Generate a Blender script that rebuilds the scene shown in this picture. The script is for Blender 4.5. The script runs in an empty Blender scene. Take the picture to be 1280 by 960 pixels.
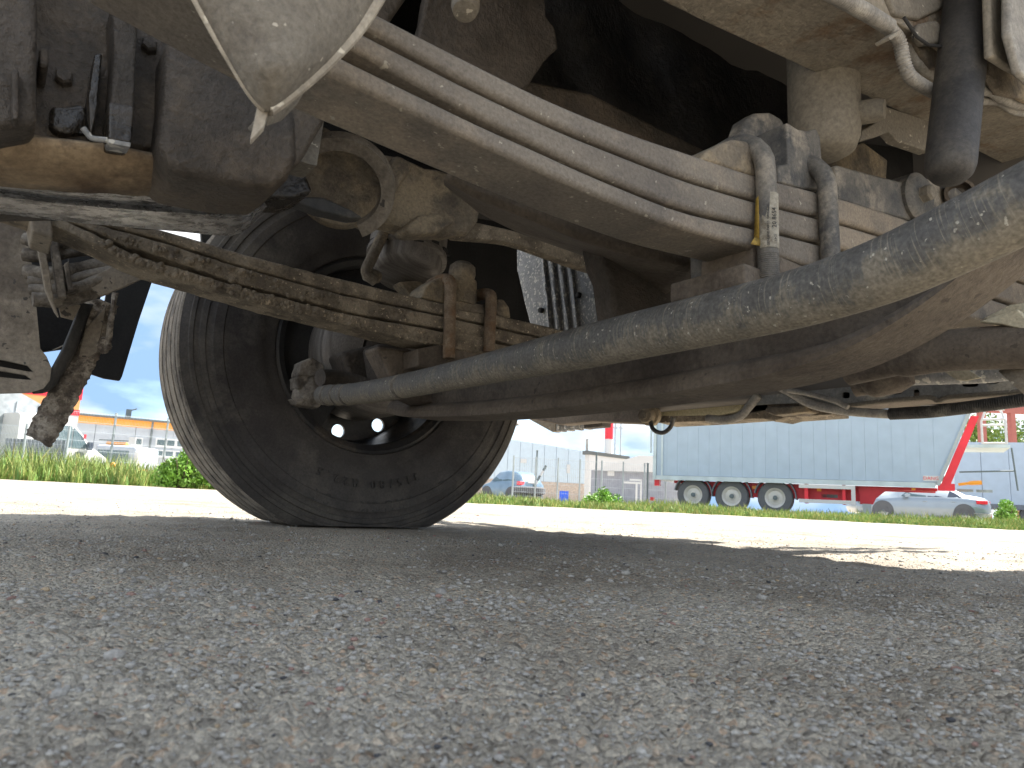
import bpy, bmesh, math, random
import numpy as np
from mathutils import Vector, Matrix

random.seed(7)
rng = np.random.default_rng(7)
scn = bpy.context.scene
COL = scn.collection
R = math.radians

# ---------------------------------------------------------------- camera
F_PX, CAM_H, YAW, PITCH, ROLL = 887.0, 0.10, -36.0, 9.21, 2.76
C = Vector((0, 0, CAM_H))
ROT = Matrix.Rotation(R(YAW), 3, 'Z') @ Matrix.Rotation(R(90 + PITCH), 3, 'X') @ Matrix.Rotation(R(ROLL), 3, 'Z')
cd = bpy.data.cameras.new('camera')
cam = bpy.data.objects.new('camera', cd)
COL.objects.link(cam)
cam.matrix_world = Matrix.Translation(C) @ ROT.to_4x4()
cd.sensor_width = 36
cd.lens = F_PX / 1280 * 36
cd.clip_start = 0.01
cd.clip_end = 3000
cd.dof.use_dof = True
cd.dof.focus_distance = 1.35
cd.dof.aperture_fstop = 18.0
scn.camera = cam

# ---------------------------------------------------------------- world and sun
SUN_EL, SUN_AZ = 49.0, 94.0            # azimuth measured clockwise from +Y
w = bpy.data.worlds.new('World')
scn.world = w
w.use_nodes = True
nt = w.node_tree
nt.nodes.clear()
N = nt.nodes.new
out = N('ShaderNodeOutputWorld')
bg = N('ShaderNodeBackground')
bg.inputs['Strength'].default_value = 0.05
sky = N('ShaderNodeTexSky')
sky.sky_type = 'NISHITA'
sky.sun_disc = False
sky.sun_elevation = R(SUN_EL)
sky.sun_rotation = R(SUN_AZ)
sky.air_density = 1.0
sky.dust_density = 0.4
sky.ozone_density = 1.5
tc = N('ShaderNodeTexCoord')
mp = N('ShaderNodeMapping')
mp.inputs['Scale'].default_value = (1.0, 1.0, 2.6)
mp.inputs['Location'].default_value = (20.443, 13.198, 12.493)
n1 = N('ShaderNodeTexNoise')
n1.inputs['Scale'].default_value = 2.3
n1.inputs['Detail'].default_value = 9
n1.inputs['Roughness'].default_value = 0.56
rp = N('ShaderNodeValToRGB')
rp.color_ramp.elements[0].position = 0.26
rp.color_ramp.elements[1].position = 0.46
n2 = N('ShaderNodeTexNoise')
n2.inputs['Scale'].default_value = 2.6
n2.inputs['Detail'].default_value = 6
cr = N('ShaderNodeValToRGB')
cr.color_ramp.elements[0].position = 0.40
cr.color_ramp.elements[0].color = (1.2, 1.9, 3.0, 1)
cr.color_ramp.elements[1].position = 0.60
cr.color_ramp.elements[1].color = (4.4, 4.45, 4.45, 1)
mx = N('ShaderNodeMix')
mx.data_type = 'RGBA'
L = nt.links.new
L(tc.outputs['Generated'], mp.inputs['Vector'])
L(mp.outputs['Vector'], n1.inputs['Vector'])
L(mp.outputs['Vector'], n2.inputs['Vector'])
L(n1.outputs['Fac'], rp.inputs['Fac'])
L(n2.outputs['Fac'], cr.inputs['Fac'])
L(rp.outputs['Color'], mx.inputs['Factor'])
L(sky.outputs['Color'], mx.inputs['A'])
L(cr.outputs['Color'], mx.inputs['B'])
L(mx.outputs['Result'], bg.inputs['Color'])
L(bg.outputs['Background'], out.inputs['Surface'])

sl = bpy.data.lights.new('sun', 'SUN')
sl.energy = 2.0
sl.angle = R(1.2)
sl.color = (1.0, 0.95, 0.87)
so = bpy.data.objects.new('sun', sl)
COL.objects.link(so)
so.location = (20, 0, 40)
sv = Vector((math.sin(R(SUN_AZ)) * math.cos(R(SUN_EL)), math.cos(R(SUN_AZ)) * math.cos(R(SUN_EL)), math.sin(R(SUN_EL))))
so.rotation_euler = (-sv).to_track_quat('-Z', 'Y').to_euler()

vs = scn.view_settings
vs.view_transform = 'Standard'
vs.look = 'None'
vs.exposure = 2.88
vs.gamma = 1.0
scn.cycles.max_bounces = 10
scn.cycles.diffuse_bounces = 6
scn.cycles.glossy_bounces = 4
scn.cycles.use_denoising = True
scn.cycles.sample_clamp_indirect = 8.0

# ---------------------------------------------------------------- measuring helpers
HEAD = Vector((math.sin(R(-YAW)), math.cos(R(-YAW)), 0))
RIGHT = Vector((math.cos(R(-YAW)), -math.sin(R(-YAW)), 0))
UP = Vector((0, 0, 1))


def ray(px, py):
    return ROT @ Vector(((px - 640) / F_PX, -(py - 480) / F_PX, -1))


def pv(px, py, v):
    d = ray(px, py)
    return C + d * (v / d.y)


def pu(px, py, u):
    d = ray(px, py)
    return C + d * (u / d.x)


def pz(px, py, z):
    d = ray(px, py)
    return C + d * ((z - CAM_H) / d.z)


def pd(px, py, D):
    d = ray(px, py)
    return C + d * (D / d.dot(HEAD))


def hor(px):
    return 624.0 + (px - 640) * 0.0482


def G(px, D):
    p = pd(px, hor(px), D)
    return Vector((p.x, p.y, 0))


def zat(px, py, D):
    return pd(px, py, D).z


# ---------------------------------------------------------------- object helpers
def tag(o, label=None, cat=None, group=None, kind=None):
    if label: o['label'] = label
    if cat: o['category'] = cat
    if group: o['group'] = group
    if kind: o['kind'] = kind
    return o


def empty(name, loc, label=None, cat=None, group=None):
    o = bpy.data.objects.new(name, None)
    o.empty_display_size = 0.1
    o.location = loc
    COL.objects.link(o)
    return tag(o, label, cat, group)


def put(o, parent):
    COL.objects.link(o)
    if parent is not None:
        o.parent = parent
        off = Vector((0, 0, 0))
        q = parent
        while q is not None:
            off = off + q.location
            if q.parent is not None and q.type != 'EMPTY':
                pass
            q = q.parent
        o.matrix_parent_inverse = Matrix.Identity(4) if parent.type == 'MESH' else Matrix.Translation(-parent.location)
    return o


class MB:
    """collects shapes for one mesh"""

    def __init__(s):
        s.v, s.f, s.uv = [], [], {}

    def add(s, vs_, fs_, uvs=None):
        b = len(s.v)
        s.v.extend(Vector(p) for p in vs_)
        for i, f in enumerate(fs_):
            if uvs:
                s.uv[len(s.f)] = uvs[i]
            s.f.append([b + k for k in f])
        return s

    def box(s, c, size, rz=0, ax=None):
        c = Vector(c)
        hx, hy, hz = [k / 2 for k in size]
        if ax is None:
            cx, sx = math.cos(rz), math.sin(rz)
            ax = (Vector((cx, sx, 0)), Vector((-sx, cx, 0)), UP)
        vv = [c + ax[0] * a * hx + ax[1] * b * hy + ax[2] * d * hz for d in (-1, 1) for (a, b) in ((-1, -1), (1, -1), (1, 1), (-1, 1))]
        return s.add(vv, [(3, 2, 1, 0), (4, 5, 6, 7), (0, 1, 5, 4), (1, 2, 6, 5), (2, 3, 7, 6), (3, 0, 4, 7)])

    def prism(s, pts, ext):
        ext = Vector(ext)
        n = len(pts)
        pts = [Vector(p) for p in pts]
        nrm = Vector((0, 0, 0))
        for i in range(n):
            nrm += pts[i].cross(pts[(i + 1) % n])
        if nrm.dot(ext) > 0:
            pts = pts[::-1]
        vv = pts + [p + ext for p in pts]
        fs = [tuple(range(n)), tuple(range(2 * n - 1, n - 1, -1))]
        for i in range(n):
            j = (i + 1) % n
            fs.append((i, i + n, j + n, j))
        return s.add(vv, fs)

    def strip(s, top, bot, ext):
        """closed bar whose near face lies between two polylines"""
        ext = Vector(ext)
        n = len(top)
        vv = list(top) + list(bot) + [p + ext for p in top] + [p + ext for p in bot]
        fs = []
        for i in range(n - 1):
            fs += [(i, n + i, n + i + 1, i + 1), (2 * n + i + 1, 3 * n + i + 1, 3 * n + i, 2 * n + i),
                   (i, i + 1, 2 * n + i + 1, 2 * n + i), (n + i + 1, n + i, 3 * n + i, 3 * n + i + 1)]
        fs += [(0, 2 * n, 3 * n, n), (n - 1, 2 * n - 1, 4 * n - 1, 3 * n - 1)]
        return s.add(vv, fs)

    def tube(s, pts, rad, n=14, cap=True, ripple=None):
        pts = [Vector(p) for p in pts]
        m = len(pts)
        if not hasattr(rad, '__len__'):
            rad = [rad] * m
        t0 = (pts[1] - pts[0]).normalized()
        ref = Vector((0, 0, 1)) if abs(t0.z) < 0.9 else Vector((1, 0, 0))
        nx = (ref - t0 * ref.dot(t0)).normalized()
        vv, fs, uvs = [], [], []
        dist = 0
        ds = []
        for i in range(m):
            t = (pts[min(i + 1, m - 1)] - pts[max(i - 1, 0)]).normalized()
            nx = (nx - t * nx.dot(t)).normalized()
            ny = t.cross(nx)
            if i: dist += (pts[i] - pts[i - 1]).length
            ds.append(dist)
            for k in range(n):
                a = 2 * math.pi * k / n
                vv.append(pts[i] + (nx * math.cos(a) + ny * math.sin(a)) * rad[i])
        for i in range(m - 1):
            for k in range(n):
                j = (k + 1) % n
                fs.append((i * n + k, i * n + j, (i + 1) * n + j, (i + 1) * n + k))
                uvs.append([(ds[i], k / n), (ds[i], (k + 1) / n), (ds[i + 1], (k + 1) / n), (ds[i + 1], k / n)])
        if cap:
            fs.append(tuple(range(n - 1, -1, -1)))
            uvs.append([(0, 0)] * n)
            fs.append(tuple((m - 1) * n + k for k in range(n)))
            uvs.append([(dist, 0)] * n)
        return s.add(vv, fs, uvs)

    def lathe(s, prof, org, axis, n=32, closed=False, a0=0, a1=2 * math.pi):
        """prof: (radius, height along axis)"""
        org, axis = Vector(org), Vector(axis).normalized()
        ref = Vector((0, 0, 1)) if abs(axis.z) < 0.9 else Vector((1, 0, 0))
        nx = (ref - axis * ref.dot(axis)).normalized()
        ny = axis.cross(nx)
        full = abs(a1 - a0) > 6.28
        cols = n if full else n + 1
        vv, fs = [], []
        for (r, h) in prof:
            for k in range(cols):
                a = a0 + (a1 - a0) * k / n
                vv.append(org + axis * h + (nx * math.cos(a) + ny * math.sin(a)) * r)
        m = len(prof)
        for i in range(m if closed else m - 1):
            i2 = (i + 1) % m
            for k in range(n):
                j = (k + 1) % cols
                fs.append((i * cols + k, i * cols + j, i2 * cols + j, i2 * cols + k))
        return s.add(vv, fs)

    def grid(s, rows, uv=False):
        m, n = len(rows), len(rows[0])
        vv = [p for r in rows for p in r]
        fs = [(i * n + j, i * n + j + 1, (i + 1) * n + j + 1, (i + 1) * n + j) for i in range(m - 1) for j in range(n - 1)]
        return s.add(vv, fs)

    def done(s, name, mat, parent=None, bevel=0, seg=2, smooth=40, solid=0, rough=None, sub=0, kind=None):
        me = bpy.data.meshes.new(name)
        me.from_pydata([tuple(p) for p in s.v], [], s.f)
        if s.uv:
            ul = me.uv_layers.new(name='UVMap')
            for pi, poly in enumerate(me.polygons):
                if pi in s.uv:
                    for k, li in enumerate(poly.loop_indices):
                        ul.data[li].uv = s.uv[pi][k]
        me.materials.append(mat)
        bm = bmesh.new()
        bm.from_mesh(me)
        bmesh.ops.recalc_face_normals(bm, faces=bm.faces)
        bm.to_mesh(me)
        bm.free()
        me.update()
        if smooth:
            for p in me.polygons: p.use_smooth = True
            if not bevel:
                me.set_sharp_from_angle(angle=R(smooth))
        o = bpy.data.objects.new(name, me)
        if solid:
            md = o.modifiers.new('Solid', 'SOLIDIFY')
            md.thickness = solid
            md.offset = 0
        if bevel:
            md = o.modifiers.new('Bevel', 'BEVEL')
            md.width = bevel
            md.segments = seg
            md.limit_method = 'ANGLE'
            md.angle_limit = R(35)
            md.harden_normals = True
        if sub:
            md = o.modifiers.new('Sub', 'SUBSURF')
            md.subdivision_type = 'SIMPLE'
            md.levels = md.render_levels = sub
        if rough:
            tx = bpy.data.textures.new(name + '_relief', 'CLOUDS')
            tx.noise_scale = rough[1]
            tx.noise_depth = 3
            md = o.modifiers.new('Relief', 'DISPLACE')
            md.texture = tx
            md.strength = rough[0]
            md.texture_coords = 'LOCAL'
        if kind: o['kind'] = kind
        return put(o, parent)


def spl(pts, n=6):
    """smooth path through points (Catmull-Rom)"""
    pts = [Vector(p) for p in pts]
    if len(pts) < 3: return pts
    P = [pts[0] * 2 - pts[1]] + pts + [pts[-1] * 2 - pts[-2]]
    o = []
    for i in range(1, len(P) - 2):
        a, b, c, d = P[i - 1], P[i], P[i + 1], P[i + 2]
        for k in range(n):
            t = k / n
            o.append(0.5 * ((2 * b) + (c - a) * t + (2 * a - 5 * b + 4 * c - d) * t * t + (3 * b - a - 3 * c + d) * t ** 3))
    o.append(pts[-1])
    return o


def interp(poly, xs):
    """y of a pixel polyline at xs, smoothed"""
    px = [p[0] for p in poly]
    py = [p[1] for p in poly]
    return np.interp(xs, px, py)


def plate(name, mat, parent, outline, holes, org, ax, ay, thick, bevel=0.002):
    """flat plate with true holes; outline and holes are 3D points in the plane"""
    cu = bpy.data.curves.new(name, 'CURVE')
    cu.dimensions = '2D'
    cu.fill_mode = 'BOTH'
    cu.extrude = thick / 2
    for ring in [outline] + holes:
        s = cu.splines.new('POLY')
        s.points.add(len(ring) - 1)
        for i, p in enumerate(ring):
            d = Vector(p) - org
            s.points[i].co = (d.dot(ax), d.dot(ay), 0, 1)
        s.use_cyclic_u = True
    o = bpy.data.objects.new(name + '_tmp', cu)
    COL.objects.link(o)
    dg = bpy.context.evaluated_depsgraph_get()
    me = bpy.data.meshes.new_from_object(o.evaluated_get(dg))
    az = ax.cross(ay)
    me.transform(Matrix(((ax.x, ay.x, az.x, org.x), (ax.y, ay.y, az.y, org.y), (ax.z, ay.z, az.z, org.z), (0, 0, 0, 1))))
    bpy.data.objects.remove(o)
    bpy.data.curves.remove(cu)
    me.name = name
    me.materials.clear()
    me.materials.append(mat)
    o = bpy.data.objects.new(name, me)
    return put(o, parent)


def circ(c, ax, ay, rx, ry=None, n=14):
    ry = ry or rx
    return [c + ax * rx * math.cos(2 * math.pi * k / n) + ay * ry * math.sin(2 * math.pi * k / n) for k in range(n)]


def text_mesh(name, body, size, mat, parent, M4, extrude=0.001, align='CENTER', shear=0):
    cu = bpy.data.curves.new(name, 'FONT')
    cu.body = body
    cu.size = size
    cu.extrude = extrude
    cu.align_x = align
    cu.align_y = 'CENTER'
    cu.resolution_u = 2
    o = bpy.data.objects.new(name + '_tmp', cu)
    COL.objects.link(o)
    dg = bpy.context.evaluated_depsgraph_get()
    me = bpy.data.meshes.new_from_object(o.evaluated_get(dg))
    me.transform(M4)
    bpy.data.objects.remove(o)
    bpy.data.curves.remove(cu)
    me.materials.clear()
    me.materials.append(mat)
    o = bpy.data.objects.new(name, me)
    return put(o, parent)


def frame4(o, x, y, z):
    return Matrix(((x.x, y.x, z.x, o.x), (x.y, y.y, z.y, o.y), (x.z, y.z, z.z, o.z), (0, 0, 0, 1)))


# ---------------------------------------------------------------- materials
def grime(name, a, b, patch=None, scale=9.0, amount=0.5, rough=0.8, metal=0.0, bump=0.35, fine=160.0, mid=30.0,
          speck=None, speck_amt=0.1, stretch=None, rough2=None, spec=0.4):
    m = bpy.data.materials.new(name)
    m.use_nodes = True
    nt = m.node_tree
    N, L = nt.nodes.new, nt.links.new
    bs = nt.nodes['Principled BSDF']
    tc = N('ShaderNodeTexCoord')
    vec = tc.outputs['Object']
    if stretch:
        mp = N('ShaderNodeMapping')
        mp.inputs['Scale'].default_value = stretch
        L(vec, mp.inputs['Vector'])
        vec = mp.outputs['Vector']

    def noise(sc, det=6, ro=0.6):
        n = N('ShaderNodeTexNoise')
        n.inputs['Scale'].default_value = sc
        n.inputs['Detail'].default_value = det
        n.inputs['Roughness'].default_value = ro
        L(vec, n.inputs['Vector'])
        return n.outputs['Fac']

    def ramp(fac, p0, p1, c0=(0, 0, 0, 1), c1=(1, 1, 1, 1)):
        r = N('ShaderNodeValToRGB')
        r.color_ramp.elements[0].position = p0
        r.color_ramp.elements[1].position = p1
        r.color_ramp.elements[0].color = c0
        r.color_ramp.elements[1].color = c1
        L(fac, r.inputs['Fac'])
        return r.outputs['Color']

    def mix(f, A, B, mode='MIX'):
        x = N('ShaderNodeMix')
        x.data_type = 'RGBA'
        x.blend_type = mode
        for s, val in (('Factor', f), ('A', A), ('B', B)):
            if hasattr(val, 'node'): L(val, x.inputs[s])
            elif s == 'Factor': x.inputs[s].default_value = val
            else: x.inputs[s].default_value = (*val[:3], 1)
        return x.outputs['Result']

    na = noise(scale)
    col = ramp(na, 0.36, 0.64, (*a, 1), (*b, 1))
    if patch is not None:
        c = 0.5 + (0.5 - amount) * 0.35
        col = mix(ramp(noise(scale * 0.55, 8, 0.68), c - 0.04, c + 0.07), col, patch)
    nf = noise(fine, 4, 0.7)
    col = mix(0.85, col, ramp(nf, 0.3, 0.72, (0.62, 0.62, 0.62, 1), (1.22, 1.22, 1.22, 1)), 'MULTIPLY')
    if speck is not None:
        c = 0.69 - speck_amt * 0.25
        col = mix(ramp(noise(fine * 0.45, 2, 0.5), c, c + 0.025), col, speck)
    L(col, bs.inputs['Base Color'])
    bs.inputs['Metallic'].default_value = metal
    bs.inputs['Specular IOR Level'].default_value = spec
    if rough2 is not None:
        rr = N('ShaderNodeMapRange')
        rr.inputs['From Min'].default_value = 0.35
        rr.inputs['From Max'].default_value = 0.65
        rr.inputs['To Min'].default_value = rough
        rr.inputs['To Max'].default_value = rough2
        L(na, rr.inputs['Value'])
        L(rr.outputs['Result'], bs.inputs['Roughness'])
    else:
        bs.inputs['Roughness'].default_value = rough
    if bump:
        nm = noise(mid, 5, 0.6)
        ad = N('ShaderNodeMath')
        ad.operation = 'MULTIPLY_ADD'
        L(nm, ad.inputs[0])
        ad.inputs[1].default_value = 2.2
        L(nf, ad.inputs[2])
        bp = N('ShaderNodeBump')
        bp.inputs['Strength'].default_value = bump
        bp.inputs['Distance'].default_value = 0.004
        L(ad.outputs['Value'], bp.inputs['Height'])
        L(bp.outputs['Normal'], bs.inputs['Normal'])
    return m


def paint(name, c, rough=0.5, metal=0.0, var=0.12, scale=3.0, emis=None, alpha=None, coat=0.0):
    m = bpy.data.materials.new(name)
    m.use_nodes = True
    nt = m.node_tree
    N, L = nt.nodes.new, nt.links.new
    bs = nt.nodes['Principled BSDF']
    n = N('ShaderNodeTexNoise')
    n.inputs['Scale'].default_value = scale
    n.inputs['Detail'].default_value = 6
    tc = N('ShaderNodeTexCoord')
    L(tc.outputs['Object'], n.inputs['Vector'])
    r = N('ShaderNodeValToRGB')
    r.color_ramp.elements[0].position = 0.3
    r.color_ramp.elements[1].position = 0.7
    r.color_ramp.elements[0].color = (*[k * (1 - var) for k in c], 1)
    r.color_ramp.elements[1].color = (*[min(1, k * (1 + var)) for k in c], 1)
    L(n.outputs['Fac'], r.inputs['Fac'])
    L(r.outputs['Color'], bs.inputs['Base Color'])
    bs.inputs['Roughness'].default_value = rough
    bs.inputs['Metallic'].default_value = metal
    bs.inputs['Coat Weight'].default_value = coat
    return m


M = {}
M['spring'] = grime('spring_steel', (0.159, 0.140, 0.121), (0.232, 0.203, 0.167), (0.284, 0.239, 0.188), scale=9, amount=0.42, bump=0.3, fine=220,
                    speck=(0.36, 0.33, 0.27), speck_amt=0.0, rough=0.8)
M['rusty_spring'] = grime('rusty_spring', (0.142, 0.118, 0.092), (0.273, 0.230, 0.172), (0.371, 0.313, 0.235), scale=24, amount=0.5, bump=0.9, fine=260, mid=70,
                          speck=(0.560, 0.462, 0.336), speck_amt=0.1, rough=0.92)
M['dusty'] = grime('dusty_plate', (0.390, 0.345, 0.280), (0.533, 0.474, 0.384), (0.312, 0.273, 0.221), scale=8, amount=0.35, bump=0.25, fine=120, rough=0.85,
                   speck=(0.650, 0.598, 0.494), speck_amt=0.1)
M['hanger'] = grime('dusty_bracket', (0.193, 0.172, 0.141), (0.227, 0.203, 0.165), (0.172, 0.151, 0.124), scale=34, amount=0.3, bump=0.3, fine=190, mid=60, rough=0.85, speck=(0.45, 0.41, 0.34), speck_amt=0.05)
M['cast'] = grime('dirty_casting', (0.129, 0.109, 0.087), (0.258, 0.217, 0.163), (0.336, 0.273, 0.187), scale=16, amount=0.4, bump=0.8, fine=170, mid=45, rough=0.9)
M['engine'] = grime('dark_engine_casting', (0.047, 0.040, 0.033), (0.095, 0.079, 0.065), (0.122, 0.097, 0.072), scale=9, amount=0.3, bump=0.8, fine=120, rough=0.7)
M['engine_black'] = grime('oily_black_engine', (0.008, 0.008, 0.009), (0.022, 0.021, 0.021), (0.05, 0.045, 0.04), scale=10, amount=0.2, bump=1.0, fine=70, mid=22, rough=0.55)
M['oil_wet'] = grime('oil_wet_metal', (0.02, 0.017, 0.014), (0.05, 0.04, 0.03), scale=30, bump=0.55, fine=110, mid=40, rough=0.16, rough2=0.4, spec=0.6)
M['sump'] = grime('oily_sump', (0.30, 0.295, 0.295), (0.68, 0.67, 0.67), (0.08, 0.077, 0.075), scale=40, amount=0.25, bump=1.8, fine=230, mid=140, rough=0.2, rough2=0.36, metal=0.9, spec=0.7, stretch=(1, 1.6, 1.6))
M['rust_flank'] = grime('rusty_sump_side', (0.13, 0.085, 0.05), (0.4, 0.3, 0.19), (0.06, 0.04, 0.026), scale=8, amount=0.42, bump=0.4, fine=120, rough=0.8)
M['axle'] = grime('axle_beam_steel', (0.116, 0.095, 0.076), (0.172, 0.142, 0.112), (0.082, 0.065, 0.052), scale=9, amount=0.3, bump=0.45, fine=130, rough=0.85,
                  speck=(0.090, 0.075, 0.060), speck_amt=0.05)
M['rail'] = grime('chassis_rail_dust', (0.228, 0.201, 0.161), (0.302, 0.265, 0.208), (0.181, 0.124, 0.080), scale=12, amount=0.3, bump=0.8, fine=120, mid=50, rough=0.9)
M['black_paint'] = grime('worn_black_paint', (0.036, 0.038, 0.040), (0.078, 0.075, 0.072), (0.156, 0.140, 0.117), scale=14, amount=0.3, bump=0.2, fine=150, rough=0.55)
M['shock'] = grime('shock_black', (0.035, 0.034, 0.034), (0.065, 0.061, 0.059), (0.100, 0.090, 0.077), scale=10, amount=0.3, bump=0.15, fine=170, rough=0.6)
M['bolt_black'] = grime('ubolt_black', (0.070, 0.070, 0.070), (0.168, 0.154, 0.133), (0.294, 0.259, 0.210), scale=22, amount=0.4, bump=0.25, fine=200, rough=0.6)
M['rust_bolt'] = grime('rusty_ubolt', (0.169, 0.118, 0.079), (0.293, 0.225, 0.158), (0.213, 0.130, 0.073), scale=40, amount=0.4, bump=0.6, fine=260, rough=0.9)
M['beige'] = grime('beige_rubber', (0.255, 0.228, 0.185), (0.289, 0.258, 0.208), scale=10, bump=0.15, fine=120, rough=0.8)
M['hose'] = grime('grey_hose', (0.239, 0.226, 0.208), (0.404, 0.378, 0.334), scale=22, bump=0.2, rough=0.7)
M['black_hose'] = grime('black_hose', (0.03, 0.03, 0.03), (0.08, 0.075, 0.07), (0.16, 0.15, 0.13), scale=20, amount=0.3, bump=0.2, rough=0.6)
M['rubber'] = grime('tyre_rubber', (0.041, 0.036, 0.034), (0.072, 0.065, 0.059), (0.108, 0.097, 0.082), scale=7, amount=0.35, bump=0.2, fine=180, rough=0.75)
M['rubber_letter'] = grime('tyre_letters', (0.045, 0.042, 0.039), (0.07, 0.065, 0.06), scale=12, bump=0.1, rough=0.75)
M['tread'] = grime('dusty_tread', (0.204, 0.180, 0.150), (0.360, 0.318, 0.264), (0.120, 0.108, 0.096), scale=20, amount=0.4, bump=0.7, fine=240, mid=90, rough=0.95)
M['rim_black'] = grime('rim_paint', (0.017, 0.017, 0.019), (0.038, 0.037, 0.036), (0.102, 0.085, 0.068), scale=11, amount=0.28, bump=0.2, rough=0.4)
M['drum'] = grime('brake_drum', (0.150, 0.135, 0.120), (0.255, 0.232, 0.210), scale=10, bump=0.2, rough=0.5, metal=0.3, stretch=(1, 14, 1))
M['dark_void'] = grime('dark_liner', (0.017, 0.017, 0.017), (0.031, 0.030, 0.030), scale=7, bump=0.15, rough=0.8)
M['guard'] = grime('grey_mudguard', (0.231, 0.235, 0.238), (0.313, 0.313, 0.309), (0.197, 0.204, 0.211), scale=26, amount=0.4, bump=0.15, fine=180, rough=0.6,
                   speck=(0.528, 0.512, 0.464), speck_amt=0.45)
M['step'] = grime('muddy_step', (0.206, 0.175, 0.136), (0.335, 0.291, 0.232), (0.155, 0.129, 0.103), scale=8, amount=0.35, bump=0.4, fine=120, rough=0.85,
                  speck=(0.075, 0.068, 0.060), speck_amt=0.1)
M['mud_rubber'] = grime('mud_caked_rubber', (0.117, 0.098, 0.083), (0.312, 0.264, 0.214), (0.546, 0.488, 0.410), scale=60, amount=0.45, bump=1.0, fine=200, mid=90, rough=0.95)
M['cable'] = grime('muddy_cable', (0.144, 0.126, 0.106), (0.289, 0.259, 0.217), (0.084, 0.072, 0.060), scale=30, amount=0.4, bump=0.6, rough=0.9)
M['cross'] = grime('front_crossmember', (0.167, 0.173, 0.178), (0.309, 0.309, 0.297), (0.476, 0.440, 0.369), scale=13, amount=0.35, bump=0.25, rough=0.65)
M['cream'] = grime('dusty_cream', (0.499, 0.437, 0.322), (0.600, 0.572, 0.437), (0.374, 0.322, 0.239), scale=12, amount=0.3, bump=0.25, rough=0.8)
M['yellow_tank'] = grime('old_plastic_tank', (0.52, 0.46, 0.28), (0.6, 0.54, 0.36), (0.4, 0.36, 0.24), scale=10, amount=0.3, bump=0.1, rough=0.5)
M['label_white'] = grime('label_paper', (0.300, 0.270, 0.210), (0.413, 0.383, 0.315), (0.210, 0.180, 0.135), scale=90, amount=0.35, bump=0.1, rough=0.7)
M['label_yellow'] = grime('label_yellow', (0.336, 0.216, 0.036), (0.448, 0.304, 0.064), (0.200, 0.136, 0.040), scale=60, amount=0.25, bump=0.1, rough=0.7)
M['ink'] = paint('ink', (0.05, 0.05, 0.05), 0.8)
M['cab'] = paint('cab_underside', (0.14, 0.13, 0.12), 0.8)


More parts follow.
